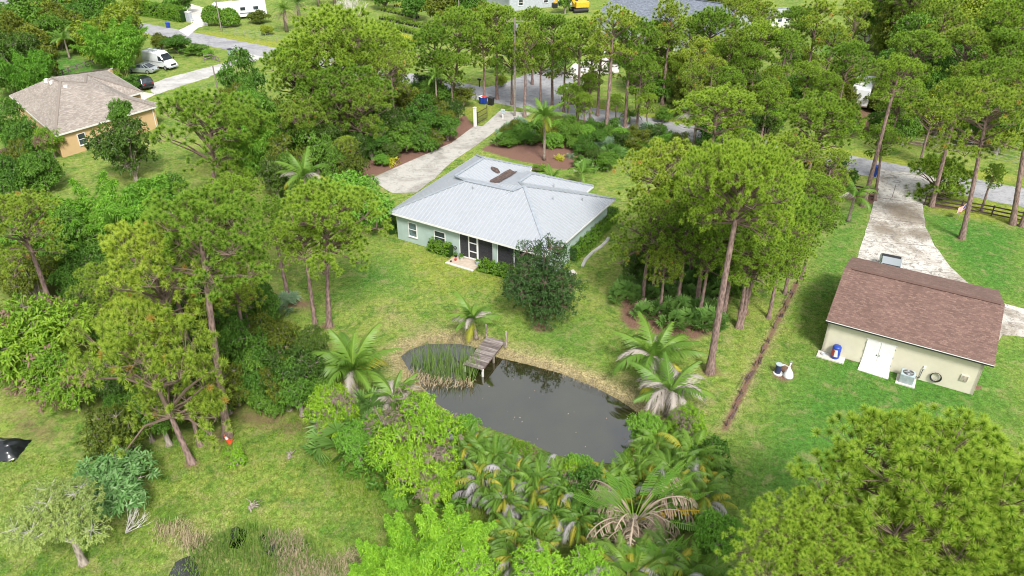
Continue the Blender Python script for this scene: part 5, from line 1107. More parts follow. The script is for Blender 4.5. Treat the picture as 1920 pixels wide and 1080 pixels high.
pine(1565,285,40,h=8,kind='midy',label='pine above the left rail fence by the driveway')
pine(1795,868,235,h=12.5,kind='near',label='very large bright pine filling the bottom right corner',r0=.3)
pine(1530,1012,165,h=11,kind='near',label='bright pine crown at the bottom, left of the corner pine')
pine(1960,1080,170,h=11,kind='near',label='pine crown cut by the bottom right corner')
pine(1710,1090,130,h=10.5,kind='near',label='low pine crown between the two bright pines at the bottom')
pine(1670,-60,50,base=(1652,96),kind='mid',label='tall dark trunked pine at the top right, left of the slanting trunks')
pine(1722,-40,46,base=(1660,108),kind='mid',label='slanting purple trunk pine at top right, first of the pair'); pine(1712,-20,42,base=(1672,116),kind='mid',label='slanting purple trunk pine at top right, second of the pair')
pine(1618,40,34,base=(1621,92),kind='fary',label='ragged pine over the green clearing at top right')
# extra crowns that close the canopies
pine(590,70,80,h=13,label='pine crown filling the left of the very tall dense clump')
pine(640,130,85,h=10,label='lower dense crown under the very tall pine left of the driveway')
pine(730,100,50,h=10,kind='midy',label='yellowish crown on the right flank of the tall clump')
pine(300,455,80,h=11,label='pine crown between the two leaning trunks of the left grove')
pine(190,500,70,h=9,kind='midy',label='olive pine crown above the large mango tree')
pine(330,680,70,h=6.5,kind='midy',label='low olive pine crown beside the nearest left pine')
pine(560,420,60,h=9,label='pine crown overlapping the back lawn pine on its left')
pine(1420,420,70,h=9,label='low pine crown in the middle of the right clump')
pine(1238,425,56,h=6.5,label='low pine crown nearest the house hedge in the right clump')
pine(1292,405,62,h=8.5,label='low pine crown over the left purple trunks')
pine(1335,440,58,h=7.5,label='low pine crown in front of the purple trunks')
pine(1420,455,60,h=7.5,label='low pine crown right of the thick trunk')
pine(1472,450,52,h=7,label='low pine crown above the bare lower trunk on the right lawn')
pine(1395,365,84,h=11,label='broad crown right behind the thick trunked pine')
pine(250,560,84,h=8,kind='midy',label='broad crown between mango and leaning trunk in the left grove')
pine(430,450,60,h=9,label='pine crown right of the tall traffic cone pine')
pine(1340,350,70,h=11,label='pine crown filling the centre of the right clump')
pine(1535,385,48,h=7,label='pine crown at the outer right of the clump over the lawn')
mr=[D(tx=905,ty=40,rpx=38,h=11),D(tx=960,ty=75,rpx=34,h=9),D(tx=1015,ty=85,rpx=34,h=9),D(tx=1130,ty=62,rpx=34,h=11),D(tx=1205,ty=110,rpx=34,h=9),D(tx=1245,ty=40,rpx=36,h=11),D(tx=1315,ty=72,rpx=36,h=10),D(tx=1360,ty=78,rpx=34,h=9),D(tx=1410,ty=78,rpx=34,h=10),D(tx=1300,ty=118,rpx=32,h=8),D(tx=1365,ty=130,rpx=32,h=8),D(tx=1445,ty=155,rpx=36,h=7),D(tx=1570,ty=45,rpx=36,h=10)]
for i,d in enumerate(mr): d['kind']='fary' if i%3==0 else 'far'
numbered(mr,'fuller pine filling the stand across the road, %s of thirteen from the left','fuller pines across the road')
mr=[D(tx=1700,ty=150,rpx=44,h=8),D(tx=1760,ty=185,rpx=44,h=8),D(tx=1730,ty=60,rpx=50,h=11),D(tx=1830,ty=48,rpx=54,h=12),D(tx=1895,ty=60,rpx=50,h=12),D(tx=1780,ty=5,rpx=50,h=13),D(tx=1875,ty=115,rpx=46,h=10),D(tx=1815,ty=120,rpx=40,h=9),D(tx=1900,ty=0,rpx=50,h=13)]
for i,d in enumerate(mr): d['kind']='fary' if i%2 else 'far'
numbered(mr,'yellowish pine of the dark top right wood, %s of nine from left','pines of the dark wood')
# ---- broad crowns
BL={'mango':[leafy_proto(61,3.0,2.3,34,46,9,.34,.10,M['mango'],zlow=-.85,oddpatch=True),leafy_proto(62,3.0,2.4,32,46,9,.34,.10,M['mango'],zlow=-.85,oddpatch=True)],
 'limemango':[leafy_proto(63,3.0,2.4,40,58,10,.24,.07,M['limeyellow'],zlow=-.85,oddpatch=True)],
 'bright':[leafy_proto(64,3.0,2.5,34,46,9,.26,.13,M['bright'],zlow=-.85)],
 'mid':[leafy_proto(65,3.0,2.6,30,34,8,.34,.15,M['mid'],zlow=-.85),leafy_proto(66,3.0,2.8,30,34,8,.34,.15,M['mid'],zlow=-.85)],
 'dark':[leafy_proto(67,3.0,2.7,30,40,8,.26,.12,M['dark'],zlow=-.85),leafy_proto(68,3.0,2.9,30,40,8,.26,.12,M['darkyellow'],zlow=-.85)],
 'darkyellow':[leafy_proto(75,3.0,2.8,30,40,8,.26,.12,M['darkyellow'],zlow=-.85)],
 'far':[leafy_proto(69,3.0,2.6,30,40,7,.34,.17,M['mid'],zlow=-.85),leafy_proto(70,3.0,2.6,30,40,7,.34,.17,M['darkyellow'],zlow=-.85),leafy_proto(76,3.0,2.6,30,42,7,.32,.15,M['yelgreen'],zlow=-.85)],
 'oak':[leafy_proto(71,3.0,2.9,54,56,9,.20,.06,M['oak'],branches='twig',zlow=-.95,ragged=.45)],
 'pale':[leafy_proto(72,3.0,2.4,38,64,14,.20,.045,M['palefeather'],branches='palebark',ragged=.45,zlow=-.5)],
 'whorl':[leafy_proto(73,2.2,1.7,18,16,13,.42,.10,M['whorl'],droop=.25)],
 'lime':[leafy_proto(74,2.0,1.6,18,26,10,.20,.07,M['lime'],zlow=-.85)]}
def tree(kind,cx,cy,rx,h,label,cat='tree',name='broadleaf_tree',rz=None,var=0,group=None,base=None,trunk=True,zc=None,r0=None,tm='greybark'):
    """crown centre pixel cx,cy; half width rx px; h = overall height"""
    protos=BL[kind]; crown,br=protos[var%len(protos)]; pr=3.0 if kind not in('whorl','lime') else (2.2 if kind=='whorl' else 2.0)
    zc=zc if zc is not None else h*.52
    for _ in range(3):
        c=P(cx,cy,zc); rm=rx/ppm(c); 
        if trunk is False: pass
    s_=rm/pr; vz=(h-zc)/(2.45*pr/3.0)
    return link_tree(name,label,cat,(c.x,c.y,0),h,crown,br,zc,s_,tm,r0 or (.06+.02*h),(0,0),group,rz,np.random.default_rng(int(cx*3+cy)),trunk=trunk,czs=max(min(vz,1.5*s_),s_*.55))
tree('mango',70,640,112,7.0,'large mango tree with pinkish brown flower patches at the left edge')
tree('mango',125,712,78,4.8,'lower mango crown overhanging the brown dirt, beside the large one',var=1)
tree('bright',658,382,78,6.2,'bright fresh green round tree touching the left corner of the house')
tree('dark',238,275,66,7.5,'dark dense tree in front of the orange house, narrow top'); tree('mid',228,215,26,8.5,'slim green treetop rising above the dark dense tree by the orange house',var=1)
tree('mid',22,238,40,7,'green round tree at the left edge in front of the orange house',var=0)
tree('mango',92,262,28,4.2,'small yellow-green tree below the orange house window')
tree('mid',68,325,42,4,'green shrub mass left of the bamboo',name='shrub',cat='shrub')
tree('dark',540,700,62,5.2,'dark olive round tree left of the pond palms',var=0); tree('darkyellow',505,640,55,4.6,'dark tree behind the olive one, below the narrow pine'); tree('dark',590,650,40,4.0,'dark shrub left of the big coconut palm',name='shrub',cat='shrub',var=0); tree('mid',425,620,42,4,'fresh green tree behind the leaning trunks'); tree('darkyellow',440,720,40,3.4,'dark olive shrub right of the bare leaning trunks',name='shrub',cat='shrub')
tree('limemango',775,815,98,6.0,'bright yellow-lime mango tree below the pond, greyish flowers in it'); tree('limemango',790,880,75,4.5,'lower mango crown with bare grey twigs nearest the grass')
tree('limemango',622,770,52,4.2,'lime green tree left of the fan palms below the pond'); tree('bright',742,935,26,2.2,'small bright shrub at the grass edge below the lime mango',name='shrub',cat='shrub')
tree('bright',670,830,40,3.6,'fresh green shrub between the dark fan palm and the lime mango',name='shrub',cat='shrub')
tree('oak',1015,528,76,6.0,'dark fine-leaved oak standing in front of the house porch',zc=2.9); 
tree('dark',1188,492,38,3.8,'dark round bush right of the house hedge',name='shrub',cat='shrub')
tree('darkyellow',222,812,62,4.2,'olive yellow small tree below the nearest left pine')
tree('whorl',208,902,84,3.3,'bluish-green tree with long whorled leaves at the bottom left',zc=1.7)
tree('pale',120,975,95,5.2,'pale feathery tree with white bare branches at the bottom left',zc=3.3,tm='greybark',r0=.2)
tree('lime',440,852,26,1.7,'small yellow-green shrub beside the traffic cone',name='shrub',cat='shrub',zc=.8); tree('lime',384,808,22,1.0,'low yellowish plant at the foot of the leaning pine',name='shrub',cat='shrub',zc=.5)
tree('bright',1345,1010,52,6,'bright green tree left of the bottom pine, beside the dead palm leaves')
def fill(poly,n,kinds,hs,rxs,fmt,group,seed,name='broadleaf_tree',cat='tree',mind=.8):
    """spread single plants over a piece of ground; each is told apart by its order from the left"""
    rg=np.random.default_rng(seed); pts=[]; xs_=[p[0] for p in poly]; ys_=[p[1] for p in poly]; tries=0; A_=np.array(poly)
    while len(pts)<n and tries<6000:
        tries+=1; x=rg.uniform(min(xs_),max(xs_)); y=rg.uniform(min(ys_),max(ys_))
        if sdf(poly,np.array([x]),np.array([y]))[0]<0: continue
        if any(math.hypot((x-a)/1.0,(y-b)/.7)<mind*(rxs[0]+rxs[1])/2 for a,b in pts): continue
        pts.append((x,y))
    pts.sort()
    for i,(x,y) in enumerate(pts):
        k=kinds[int(rg.integers(len(kinds)))]; hh=rg.uniform(*hs); tree(k,x,y,rg.uniform(*rxs),hh,fmt%ordinal(i+1),zc=hh*.45,var=int(rg.integers(3)),group=group,name=name,cat=cat)
fill([(0,240),(60,260),(110,310),(40,340),(0,340)],5,['mid','dark'],(4,6),(28,40),'leafy tree at the left edge beside the orange house, %s counting from the left','left edge trees',15)
fill([(300,700),(600,690),(610,770),(450,760),(400,790),(300,770)],12,['mid','dark','darkyellow'],(2,3.2),(28,38),'dark low shrub at the foot of the left pines, %s counting from the left','shrubs under the left pines',16,'shrub','shrub')
fill([(0,350),(120,400),(330,470),(470,520),(600,610),(620,700),(600,760),(430,745),(330,790),(180,770),(140,650),(160,540),(0,520)],48,['mid','dark','darkyellow','mid','mid'],(4,6.5),(32,50),'dense leafy tree packed between the left pines, %s counting from the left','leafy trees of the left grove',5,mind=.62)
fill([(430,180),(620,150),(700,200),(690,290),(640,330),(560,350),(480,330),(430,260)],22,['mid','dark','darkyellow','mid'],(4.5,7),(26,38),'dense leafy tree between driveway and wide pine, %s counting from the left','leafy trees left of the driveway',6)
fill([(700,150),(860,150),(870,215),(830,255),(740,285),(690,300),(670,240)],22,['mid','dark','mid','darkyellow'],(2.5,5),(20,30),'green bush in the planting left of the driveway, %s counting from the left','bushes of the driveway planting',7,'shrub','shrub')
fill([(950,245),(1010,232),(1120,240),(1240,240),(1290,275),(1240,290),(1180,285),(1110,290),(1060,262),(960,272)],40,['mid','dark','mid','bright'],(1.2,3.0),(15,27),'low bush in the garden behind the house roof, %s counting from the left','low bushes behind the house',8,'shrub','shrub')
fill([(1290,235),(1460,225),(1600,290),(1590,360),(1480,330),(1330,300)],16,['mid','dark','darkyellow'],(2.5,5),(24,36),'leafy bush under the pines along the street at right, %s counting from the left','bushes along the street',9,'shrub','shrub')
fill([(1180,470),(1330,450),(1420,470),(1400,540),(1330,540),(1200,520)],10,['mid','mid','dark'],(1.5,3),(22,32),'bush under the central right pine clump, %s counting from the left','bushes under the right clump',10,'shrub','shrub')
fill([(1150,100),(1300,60),(1500,90),(1700,170),(1690,240),(1500,215),(1300,180),(1180,150)],30,['far'],(2.5,5.5),(20,32),'leafy bush in the wood across the road, %s counting from the left','bushes across the road',11,'shrub','shrub')
fill([(1640,0),(1920,0),(1920,250),(1740,220),(1660,120)],26,['far'],(6,11),(32,48),'leafy tree filling the dark wood at the top right, %s counting from the left','filling trees of the dark wood',12)
fill([(0,0),(230,0),(250,60),(200,80),(100,80),(60,130),(0,150)],14,['far','mid'],(5,8),(30,46),'leafy tree massed in the top left corner, %s counting from the left','massed trees at top left',13)
# left grove background mass
for i,(cx,cy,rx,h,k,lb) in enumerate([(500,262,62,8,'mid','leafy green tree filling the gap right of the wide dense pine'),(470,215,40,7,'bright','fresh green treetop behind the wide dense pine'),(455,150,44,8,'mid','green tree above the wide dense pine by the gravel drive'),(540,305,45,6,'dark','dark tree behind the coconut palm fronds'),(590,275,40,6,'mid','green tree under the tall pine clump'),
  (320,380,50,6,'mid','green tree in front of the dark orange-house tree'),(150,450,60,6,'mid','green tree mass at the foot of the bamboo'),(90,450,55,6,'darkyellow','olive tree between bamboo and left edge'),(190,520,50,5,'mid','green low tree behind the large mango'),(60,520,50,6,'darkyellow','olive tree above the large mango'),(330,560,50,6,'dark','dark tree behind the tall pine crowns'),(300,640,50,5,'mid','green tree inside the left pine grove'),(420,420,40,6,'darkyellow','olive tree right of the bamboo'),(380,700,35,3,'mid','green shrub between the leaning trunks'),(330,750,40,3.2,'dark','dark shrub under the nearest left pine'),(490,560,30,4,'mid','shrub behind the slender pine')]):
    tree(k,cx,cy,rx,h,lb,var=i)
# driveway shrubs
dsh=[(700,262,36,4,'mid'),(735,228,38,5,'dark'),(760,258,34,3.4,'mid'),(795,215,36,5,'mid'),(838,238,28,3.4,'mid'),(812,262,24,2.4,'darkyellow'),(715,300,18,1.4,'bright'),(770,185,26,5,'dark'),(850,205,24,3.6,'dark'),(805,175,22,4.5,'mid'),(690,225,28,4.5,'mid'),(740,185,28,4.5,'darkyellow'),(612,150,24,3,'mid')]
nm=['leftmost','second','third','fourth','fifth','sixth','seventh','eighth','ninth','tenth','eleventh','twelfth','thirteenth']
for i,(cx,cy,rx,h,k) in enumerate(sorted(dsh)): tree(k,cx,cy,rx,h,'dense green shrub in the planting left of the driveway, %s from the left'%nm[i],name='shrub',cat='shrub',var=i,group='shrubs left of the driveway')
# garden right of driveway and along the road
gsh=[(1140,302,26,2.2,'mid'),(1165,262,26,2.6,'dark'),(1195,262,30,3,'dark'),(1120,292,22,2,'dark'),(1225,250,24,2.6,'dark'),(1085,302,14,1.4,'mid'),(1010,315,14,.9,'mango'),(1040,250,18,1.6,'mid'),(995,262,12,1.2,'bright'),(955,262,24,1.5,'mid'),(1270,268,26,3,'dark'),(1110,240,20,2.2,'mid')]
for i,(cx,cy,rx,h,k) in enumerate(sorted(gsh)): tree(k,cx,cy,rx,h,'green shrub in the mulched garden between house and road, %s from the left'%nm[i],name='shrub',cat='shrub',var=i,group='shrubs of the mulched garden')
# top left
for i,(cx,cy,rx,h,k,lb) in enumerate([(45,28,52,8,'far','dense green tree in the top left corner'),(112,40,42,8,'far','dense green tree second from the top left corner'),(205,62,66,10,'far','largest dark green tree left of the clipped hedge, top left'),(172,30,40,8,'far','tree behind the largest dark green tree'),(30,112,58,10,'dark','very dark drooping tree at the left edge above the orange house'),(330,82,30,3.2,'mid','green shrub on the verge above the white van'),(368,92,24,2,'mid','wide shrub right of the white van'),(300,75,18,3,'far','leafy shrub above the white van'),(390,100,12,1.6,'bright','small bright shrub at the gravel drive'),(200,142,26,2.2,'mango','yellowish shrub behind the orange house roof'),(245,155,24,2.2,'mid','green shrub left of the black SUV'),(252,0,22,6,'far','tree at the top edge over the clipped hedge'),(335,2,30,5,'far','tree overhanging the white driveway at the top edge'),(485,30,22,2.6,'far','loose grey-green shrub right of the motorhome'),(500,55,14,2,'far','small shrub in the lawn right of the motorhome'),(15,40,26,6,'far','tree at the left edge in the top corner'),(150,5,40,8,'far','tree cut by the top edge left of the large dark one'),(80,3,36,8,'far','tree cut by the top edge near the corner')]):
    tree(k,cx,cy,rx,h,lb,var=i)
# top right dark wood
tr=[(1745,18,62,13,2),(1815,22,58,12,2),(1885,40,56,12,2),(1790,80,58,11,2),(1855,95,56,11,0),(1720,75,50,11,0),(1905,110,48,10,1),(1760,130,46,9,0),(1690,40,44,12,1),(1705,135,36,8,0),(1820,140,44,8,0),(1890,165,40,8,0),(1640,25,36,10,0),(1740,170,36,7,0),(1780,215,34,5,0),(1700,240,30,4,0),(1890,200,34,6,0),(1830,300,0,0,0)]
nm2=nm+['fourteenth','fifteenth','sixteenth','seventeenth']
tr=[t_ for t_ in tr if t_[2]>0]
for i,(cx,cy,rx,h,v) in enumerate(sorted(tr)): tree('far',cx,cy,rx,h,'leafy tree of the dark wood at the top right, %s of seventeen from the left'%nm2[i],var=v,group='trees of the dark wood',tm='palebark')
tc=[(775,5,34,7,0),(830,10,36,8,1),(880,12,32,8,0),(905,30,26,6,1),(720,-6,26,5,0),(1190,15,30,8,1),(1305,-8,40,9,1),(1360,8,36,9,1),(1405,20,34,9,1),(1060,2,16,5,0),(960,62,26,5,0),(930,120,16,3,0),(1000,100,24,5,1),(1050,110,24,5,0),(1110,150,22,3,1),(1240,165,30,4,0),(1290,190,30,4,1),(1330,150,26,4,0),(1410,175,28,4,1),(1455,215,30,3,0),(1500,165,26,4,0),(1560,180,24,3,1),(1590,235,26,3,0),(940,150,14,2,2),(1245,215,18,2,0),(1650,228,24,3,0)]
nm3=nm2+['eighteenth','nineteenth','twentieth','twenty-first','twenty-second','twenty-third','twenty-fourth','twenty-fifth','twenty-sixth','twenty-seventh']
for i,(cx,cy,rx,h,v) in enumerate(sorted(tc)): tree('far',cx,cy,rx,h,'broadleaf tree or bush among the pines across the road, %s of twenty-six from the left'%nm3[i],var=v,group='broadleaf growth across the road')
tree('lime',1452,225,26,3,'orange and yellow leaved shrub under the broad street pine',name='shrub',cat='shrub') 
# bare white tree
bt_=thing('bare_tree','leafless white tree among the far nursery rows','tree',tuple(P(662,68))); r=random.Random(5); m=MB()
def br_(p,d,l,r0,dep):
    q=p+d*l; m.tube([p,(p+q)/2+Vector((r.uniform(-.1,.1),r.uniform(-.1,.1),0))*l*.3,q],[r0,r0*.8,r0*.6],4,False)
    if dep>0:
        for k in range(3): 
            nd=(d+Vector((r.uniform(-.55,.55),r.uniform(-.55,.55),r.uniform(-.05,.35)))).normalized(); br_(q,nd,l*r.uniform(.6,.85),r0*.6,dep-1)
for k in range(4): br_(Vector((r.uniform(-.3,.3),r.uniform(-.3,.3),0)),Vector((r.uniform(-.35,.35),r.uniform(-.35,.35),1)).normalized(),2.4,.16,4)
m.build('branches',M['palebark'],bt_)
# ---- bamboo and plumes
BB=[bamboo_proto(81,4.2,9,30,170,8,.36,.075,M['bamboo'],.42,.6),bamboo_proto(82,4.2,9,30,170,8,.36,.075,M['bamboo'],.42,.6)]
LP=[bamboo_proto(83,1.9,5.0,15,250,7,.22,.06,M['lime'],.26,.2),bamboo_proto(84,2.1,4.6,16,250,7,.22,.06,M['lime'],.27,.25)]
def clump(pr,px,py,h,rz,sxy,sz,label,name='bamboo_clump',cat='bamboo',base=False,group=None):
    c=P(px,py,0 if base else h); t=thing(name,label,cat,(c.x,c.y,0),rz,group); lf,cu=pr; link('culms',cu,t,sc=(sxy,sxy,sz)); link('foliage',lf,t,sc=(sxy,sxy,sz)); return t
clump(BB[0],165,335,8,.3,1.15,.95,'bright green bamboo clump, left of two, between pines and orange house'); clump(BB[1],270,335,8,1.9,1.15,.95,'bright green bamboo clump, right of two, with upright plumes'); clump(BB[0],90,370,7,2.7,1.0,.8,'lower bamboo clump at the left of the bright pair')
clump(BB[1],455,190,9,.9,.9,1.0,'tall bamboo clump behind the wide dense pine'); clump(BB[0],195,20,10,1.1,1.3,1.1,'bamboo clump behind the large dark tree at top left'); clump(BB[1],40,75,9,.2,1.0,1.0,'drooping bamboo at the left edge, top left')
clump(LP[0],835,965,5.0,.4,1.1,1.0,'lime green plumed shrub at the bottom centre, tallest of the group','plume_shrub','shrub'); clump(LP[1],760,990,4.2,1.4,.9,.95,'lime green plumed shrub left of the tallest one','plume_shrub','shrub'); clump(LP[0],710,1035,3.6,2.4,.9,.75,'lime green plumed shrub at the bottom left of the group','plume_shrub','shrub')
tree('lime',1000,1065,70,4,'round lime shrub at the bottom edge below the orange-tipped palm',name='shrub',cat='shrub',zc=3.0); tree('lime',1100,1070,62,4,'round lime shrub at the bottom edge left of the dead fronds',name='shrub',cat='shrub',zc=3.0,var=0); tree('lime',880,1060,62,3.6,'round lime shrub at the bottom edge under the tallest plume',name='shrub',cat='shrub',zc=2.6)
# ---- palms
def frond_mesh(name,seed,L,bend,ll,droop,mat,nl=44,wd=.085,vs=.3):
    lv=Leaves(); lv.frond(np.random.default_rng(seed),(0,0,0),0.0,0.0,L,bend,nl,ll,wd,droop,tone=.5,vshape=vs); return lv.mesh(name,M[mat])
FG=[frond_mesh('frond_%d'%i,90+i,3.6,b,.85,.5,'frond') for i,b in enumerate((1.0,1.5,1.9))]
FY=[frond_mesh('frond_y%d'%i,95+i,3.2,b,.8,.9,'frondyellow') for i,b in enumerate((1.9,2.2))]
FD=[frond_mesh('frond_d%d'%i,97+i,3.2,b,.75,1.5,'deadfrond',vs=-.25) for i,b in enumerate((2.0,2.4))]
def coconut(px,py,label,th=2.0,ng=13,ny=2,nd=5,sc=1.0,seed=1,base=True,lean=0.0,h=None,upr=.0):
    p=P(px,py,0 if base else (h or th)); r=random.Random(seed); t=thing('coconut_palm',label,'palm tree',(p.x,p.y,0),0)
    n=8; pts=[(lean*(k/n)**1.5*th,0,th*k/n) for k in range(n+1)]; MB().tube(pts,[.22*sc*(1-.3*k/n)+(.06 if k==0 else 0) for k in range(n+1)],9).build('trunk',M['palmbark'],t,smooth=True); top=Vector(pts[-1])
    a0=r.random()*6
    def put(me,nm_,el,az,s): link(nm_,me,t,top,(0,0,0),s).rotation_euler=(Matrix.Rotation(az,3,'Z')@Matrix.Rotation(-el,3,'Y')@Matrix.Rotation(r.uniform(-.4,.4),3,'X')).to_euler()
    for k in range(ng):
        f=k/ng; el=R(80-58*f+upr*20+r.uniform(-8,8)); put(FG[r.randrange(3) if f>.3 else 0],'frond',el,a0+k*2.4,sc*r.uniform(.85,1.08)*(.8 if f<.15 else 1))
    for k in range(ny): put(FY[k%2],'yellow_frond',R(r.uniform(15,30)),a0+k*2.4+1,sc*r.uniform(.8,1))
    for k in range(nd): put(FD[k%2],'dead_frond',R(r.uniform(38,66)),a0+k*2.4*1.1+.5,sc*r.uniform(.75,1))
    return t
coconut(668,735,'large coconut palm with yellowing lower fronds left of the pond',1.8,17,3,2,1.0,3,upr=.2)
coconut(742,775,'smaller coconut palm with grey dead fronds at the pond edge in front of the reeds',1.2,9,1,6,.75,4)
coconut(893,635,'young coconut palm with crooked trunk beside the dock',1.6,10,1,3,.72,5,lean=-.15)
coconut(1222,706,'coconut palm with long green fronds on the right bank, upper of two',1.6,14,1,5,1.05,6)
coconut(1250,778,'coconut palm with drooping pale dead fronds on the right bank, lower of two',1.9,9,1,12,.95,7)
coconut(1020,300,'coconut palm standing in the mulch bed behind the house',5.2,13,2,1,.8,8)
coconut(1090,345,'short palm with green arching fronds on the lawn behind the house roof',1.2,9,0,1,.6,9)
coconut(1035,345,'low green palm just behind the right wing of the house roof',.6,9,0,0,.6,10)
coconut(1300,275,'dark drooping palm under the broad street pine',3.5,13,0,1,.9,11)
coconut(580,395,'coconut palm with orange and brown fronds between the pines and the bright round tree',3.6,12,2,3,.95,12)
coconut(820,215,'thin palm between the two pine trunks at the road bend',5.0,11,0,1,.7,13)
coconut(131,110,'squat palm with brown fronds on the lawn at top left',3.2,14,2,3,.8,14); coconut(218,118,'small palm with brown drooping fronds left of the white van',1.2,7,0,4,.7,15); coconut(92,72,'small brown fronded palm beside the top left trees',1.0,6,1,5,.7,16)
coconut(1590,415,'small palm hanging over the lawn left of the stained driveway',2.6,8,0,1,.75,17); coconut(725,165,'dark palm behind the pine right of the tall clump',5,12,0,1,.9,18)
coconut(1180,232,'bluish low palm beside the road shrubs',.9,11,0,0,.6,19)
# date palms at the top
def datepalm(px,py,label,th,seed,cap=True):
    p=P(px,py); t=thing('date_palm',label,'palm tree',(p.x,p.y,0),0); r=random.Random(seed); MB().tube([(0,0,0),(0,0,th*.6),(0,0,th)],[.38,.33,.4],10).build('trunk',M['palmbark'],t,smooth=True)
    lv=Leaves(); rg=np.random.default_rng(seed)
    for k in range(46): lv.frond(rg,(0,0,th),rg.random()*6.28,R(75-75*k/46),3.6,1.2,18,.5,.07,.2)
    link('fronds',lv.mesh('date_fronds',M['frond']),t)
    lv=Leaves()
    for k in range(14): lv.frond(rg,(0,0,th-.2),rg.random()*6.28,R(-5-30*rg.random()),3.0,1.0,14,.5,.08,.6)
    link('dead_fronds',lv.mesh('date_dead',M['yellowleaf' if cap else 'tandead']),t)
datepalm(538,60,'date palm with orange lower fronds, leftmost of the top edge palms',4.2,1,False); datepalm(562,38,'date palm second from the left at the top edge',3.6,2,False); datepalm(598,12,'date palm third from the left at the top edge',4,3,False); datepalm(628,10,'date palm rightmost at the top edge beside the white bare tree',4,4,False); datepalm(700,2,'dark date palm right of the white bare tree',3.5,5,False)
# areca clumps, feathery palms and fan palms
def areca(seed,n,L,dead,H=2.4,mats=('frond','greydead','frondyellow')):
    rg=np.random.default_rng(seed); a,b,c=Leaves(),Leaves(),Leaves(); st=MB()
    for k in range(n):
        az=rg.random()*6.28; rr_=rg.random()*.9; z=H*(.35+.65*rg.random()); root=(rr_*math.cos(az),rr_*math.sin(az),z); st.tube([(root[0]*.5,root[1]*.5,0),root],[.05,.035],5,False)
        u=rg.random(); tgt,el,bd,dr=(b,R(20+40*rg.random()),2.4,1.5) if u<dead else ((c,R(35+30*rg.random()),1.8,.9) if u<dead+.10 else (a,R(40+42*rg.random()),1.5+.5*rg.random(),.7))
        tgt.frond(rg,root,az+rg.normal()*.5,el,L*(.75+.4*rg.random()),bd,26,.36,.04,dr,vshape=.25 if tgt is not b else -.2)
    return [(x.mesh('areca_'+nm_,M[mt]),nm_) for x,nm_,mt in ((a,'fronds',mats[0]),(b,'dead_fronds',mats[1]),(c,'yellow_fronds',mats[2])) if x.V],st.mesh('areca_stems',M['culm'])
AR=[areca(101,58,1.5,.24),areca(102,58,1.5,.17),areca(103,54,1.45,.14,2.2)]
def arecapalm(i,px,py,h,s,label,rz=0.0,group=None,base=False,sz=None):
    c=P(px,py,0 if base else h); t=thing('areca_palm',label,'palm',(c.x,c.y,0),rz,group); parts,st=AR[i]
    link('stems',st,t,sc=(s,s,sz or s))
    for me,nm_ in parts: link(nm_,me,t,sc=(s,s,sz or s))
    return t
al=[(880,800,3.4,1.0,0),(925,830,3.2,1.05,1),(905,880,2.6,1.0,0),(965,862,3.0,1.0,0),(945,925,2.2,.9,0),(1010,880,3.0,1.0,1),(1060,900,2.8,.95,1),(1035,950,2.4,.95,0),(960,985,2.6,1.0,2),(1100,880,3.4,.9,2),(1085,960,2.4,.9,1),(1000,1000,2.0,.9,1)]
for i,(px,py,h,s,k) in enumerate(sorted(al)): arecapalm(k,px,py,h,s*.92,'areca palm clump with grey drooping tips below the pond, %s of twelve from the left'%nm[i],i*1.3,'areca palms below the pond')
for i,(px,py,h,s,k,lb) in enumerate([(1240,800,3.6,1.1,2,'green feathery palm clump at the right end of the pond'),(1310,830,3.4,1.1,1,'feathery palm clump right of the pond end, nearest the lawn'),(1270,870,3.2,1.15,2,'feathery palm clump behind the broad paddle leaves'),(1320,900,2.8,1.0,2,'feathery palm clump on the lawn edge beside the dead paddle leaves'),(1200,840,3.6,.9,2,'feathery palm left of the upright green paddle leaves'),(1100,850,3.8,.7,2,'narrow feathery palm at the near bank of the pond'),(1250,925,2.5,1,1,'grey tipped palm under the broad paddle leaves')]): arecapalm(k,px,py,h,s,lb,i*.9)
tree('limemango',1285,800,45,3.4,'lime leaved shrub in front of the lower bank palm',name='shrub',cat='shrub'); tree('mid',1110,930,60,3.2,'green shrub left of the dead paddle leaves',name='shrub',cat='shrub'); tree('limemango',1075,905,42,3.0,'yellow-green shrub among the areca palms',name='shrub',cat='shrub'); tree('mid',1150,985,50,2.4,'dark green shrub at the foot of the dead paddle leaves',name='shrub',cat='shrub')
tree('mid',1330,870,46,3.4,'green shrub at the lawn edge right of the pond end',name='shrub',cat='shrub'); tree('bright',1210,815,40,3.4,'fresh green shrub at the right tip of the pond',name='shrub',cat='shrub')
nb=[(800,775),(840,792),(875,812),(905,826),(940,842),(975,856),(1010,866),(1045,876),(1085,882),(1125,884),(1160,884),(1195,868),(1222,842),(1232,812)]
fill([(890,820),(960,850),(1060,880),(1150,900),(1320,850),(1340,930),(1300,990),(1120,1000),(960,960),(880,890)],20,['mango','bright','mid','limemango'],(1.6,2.8),(18,30),'rounded shrub in the thicket below the pond, %s counting from the left','shrubs of the pond thicket',21,'shrub','shrub')
for i,(x,y) in enumerate(nb):
    if i%3==2: tree('mango' if i%2 else 'bright',x,y+2,34,2.9,'leafy shrub on the near bank of the pond, %s counting from the left'%ordinal(i//3+1),name='shrub',cat='shrub',group='near bank shrubs')
    else: arecapalm(i%3,x,y+4,2.6,.85,'small feathery palm on the near bank of the pond, %s counting from the left'%ordinal(i-i//3+1),i*.7,'near bank palms')
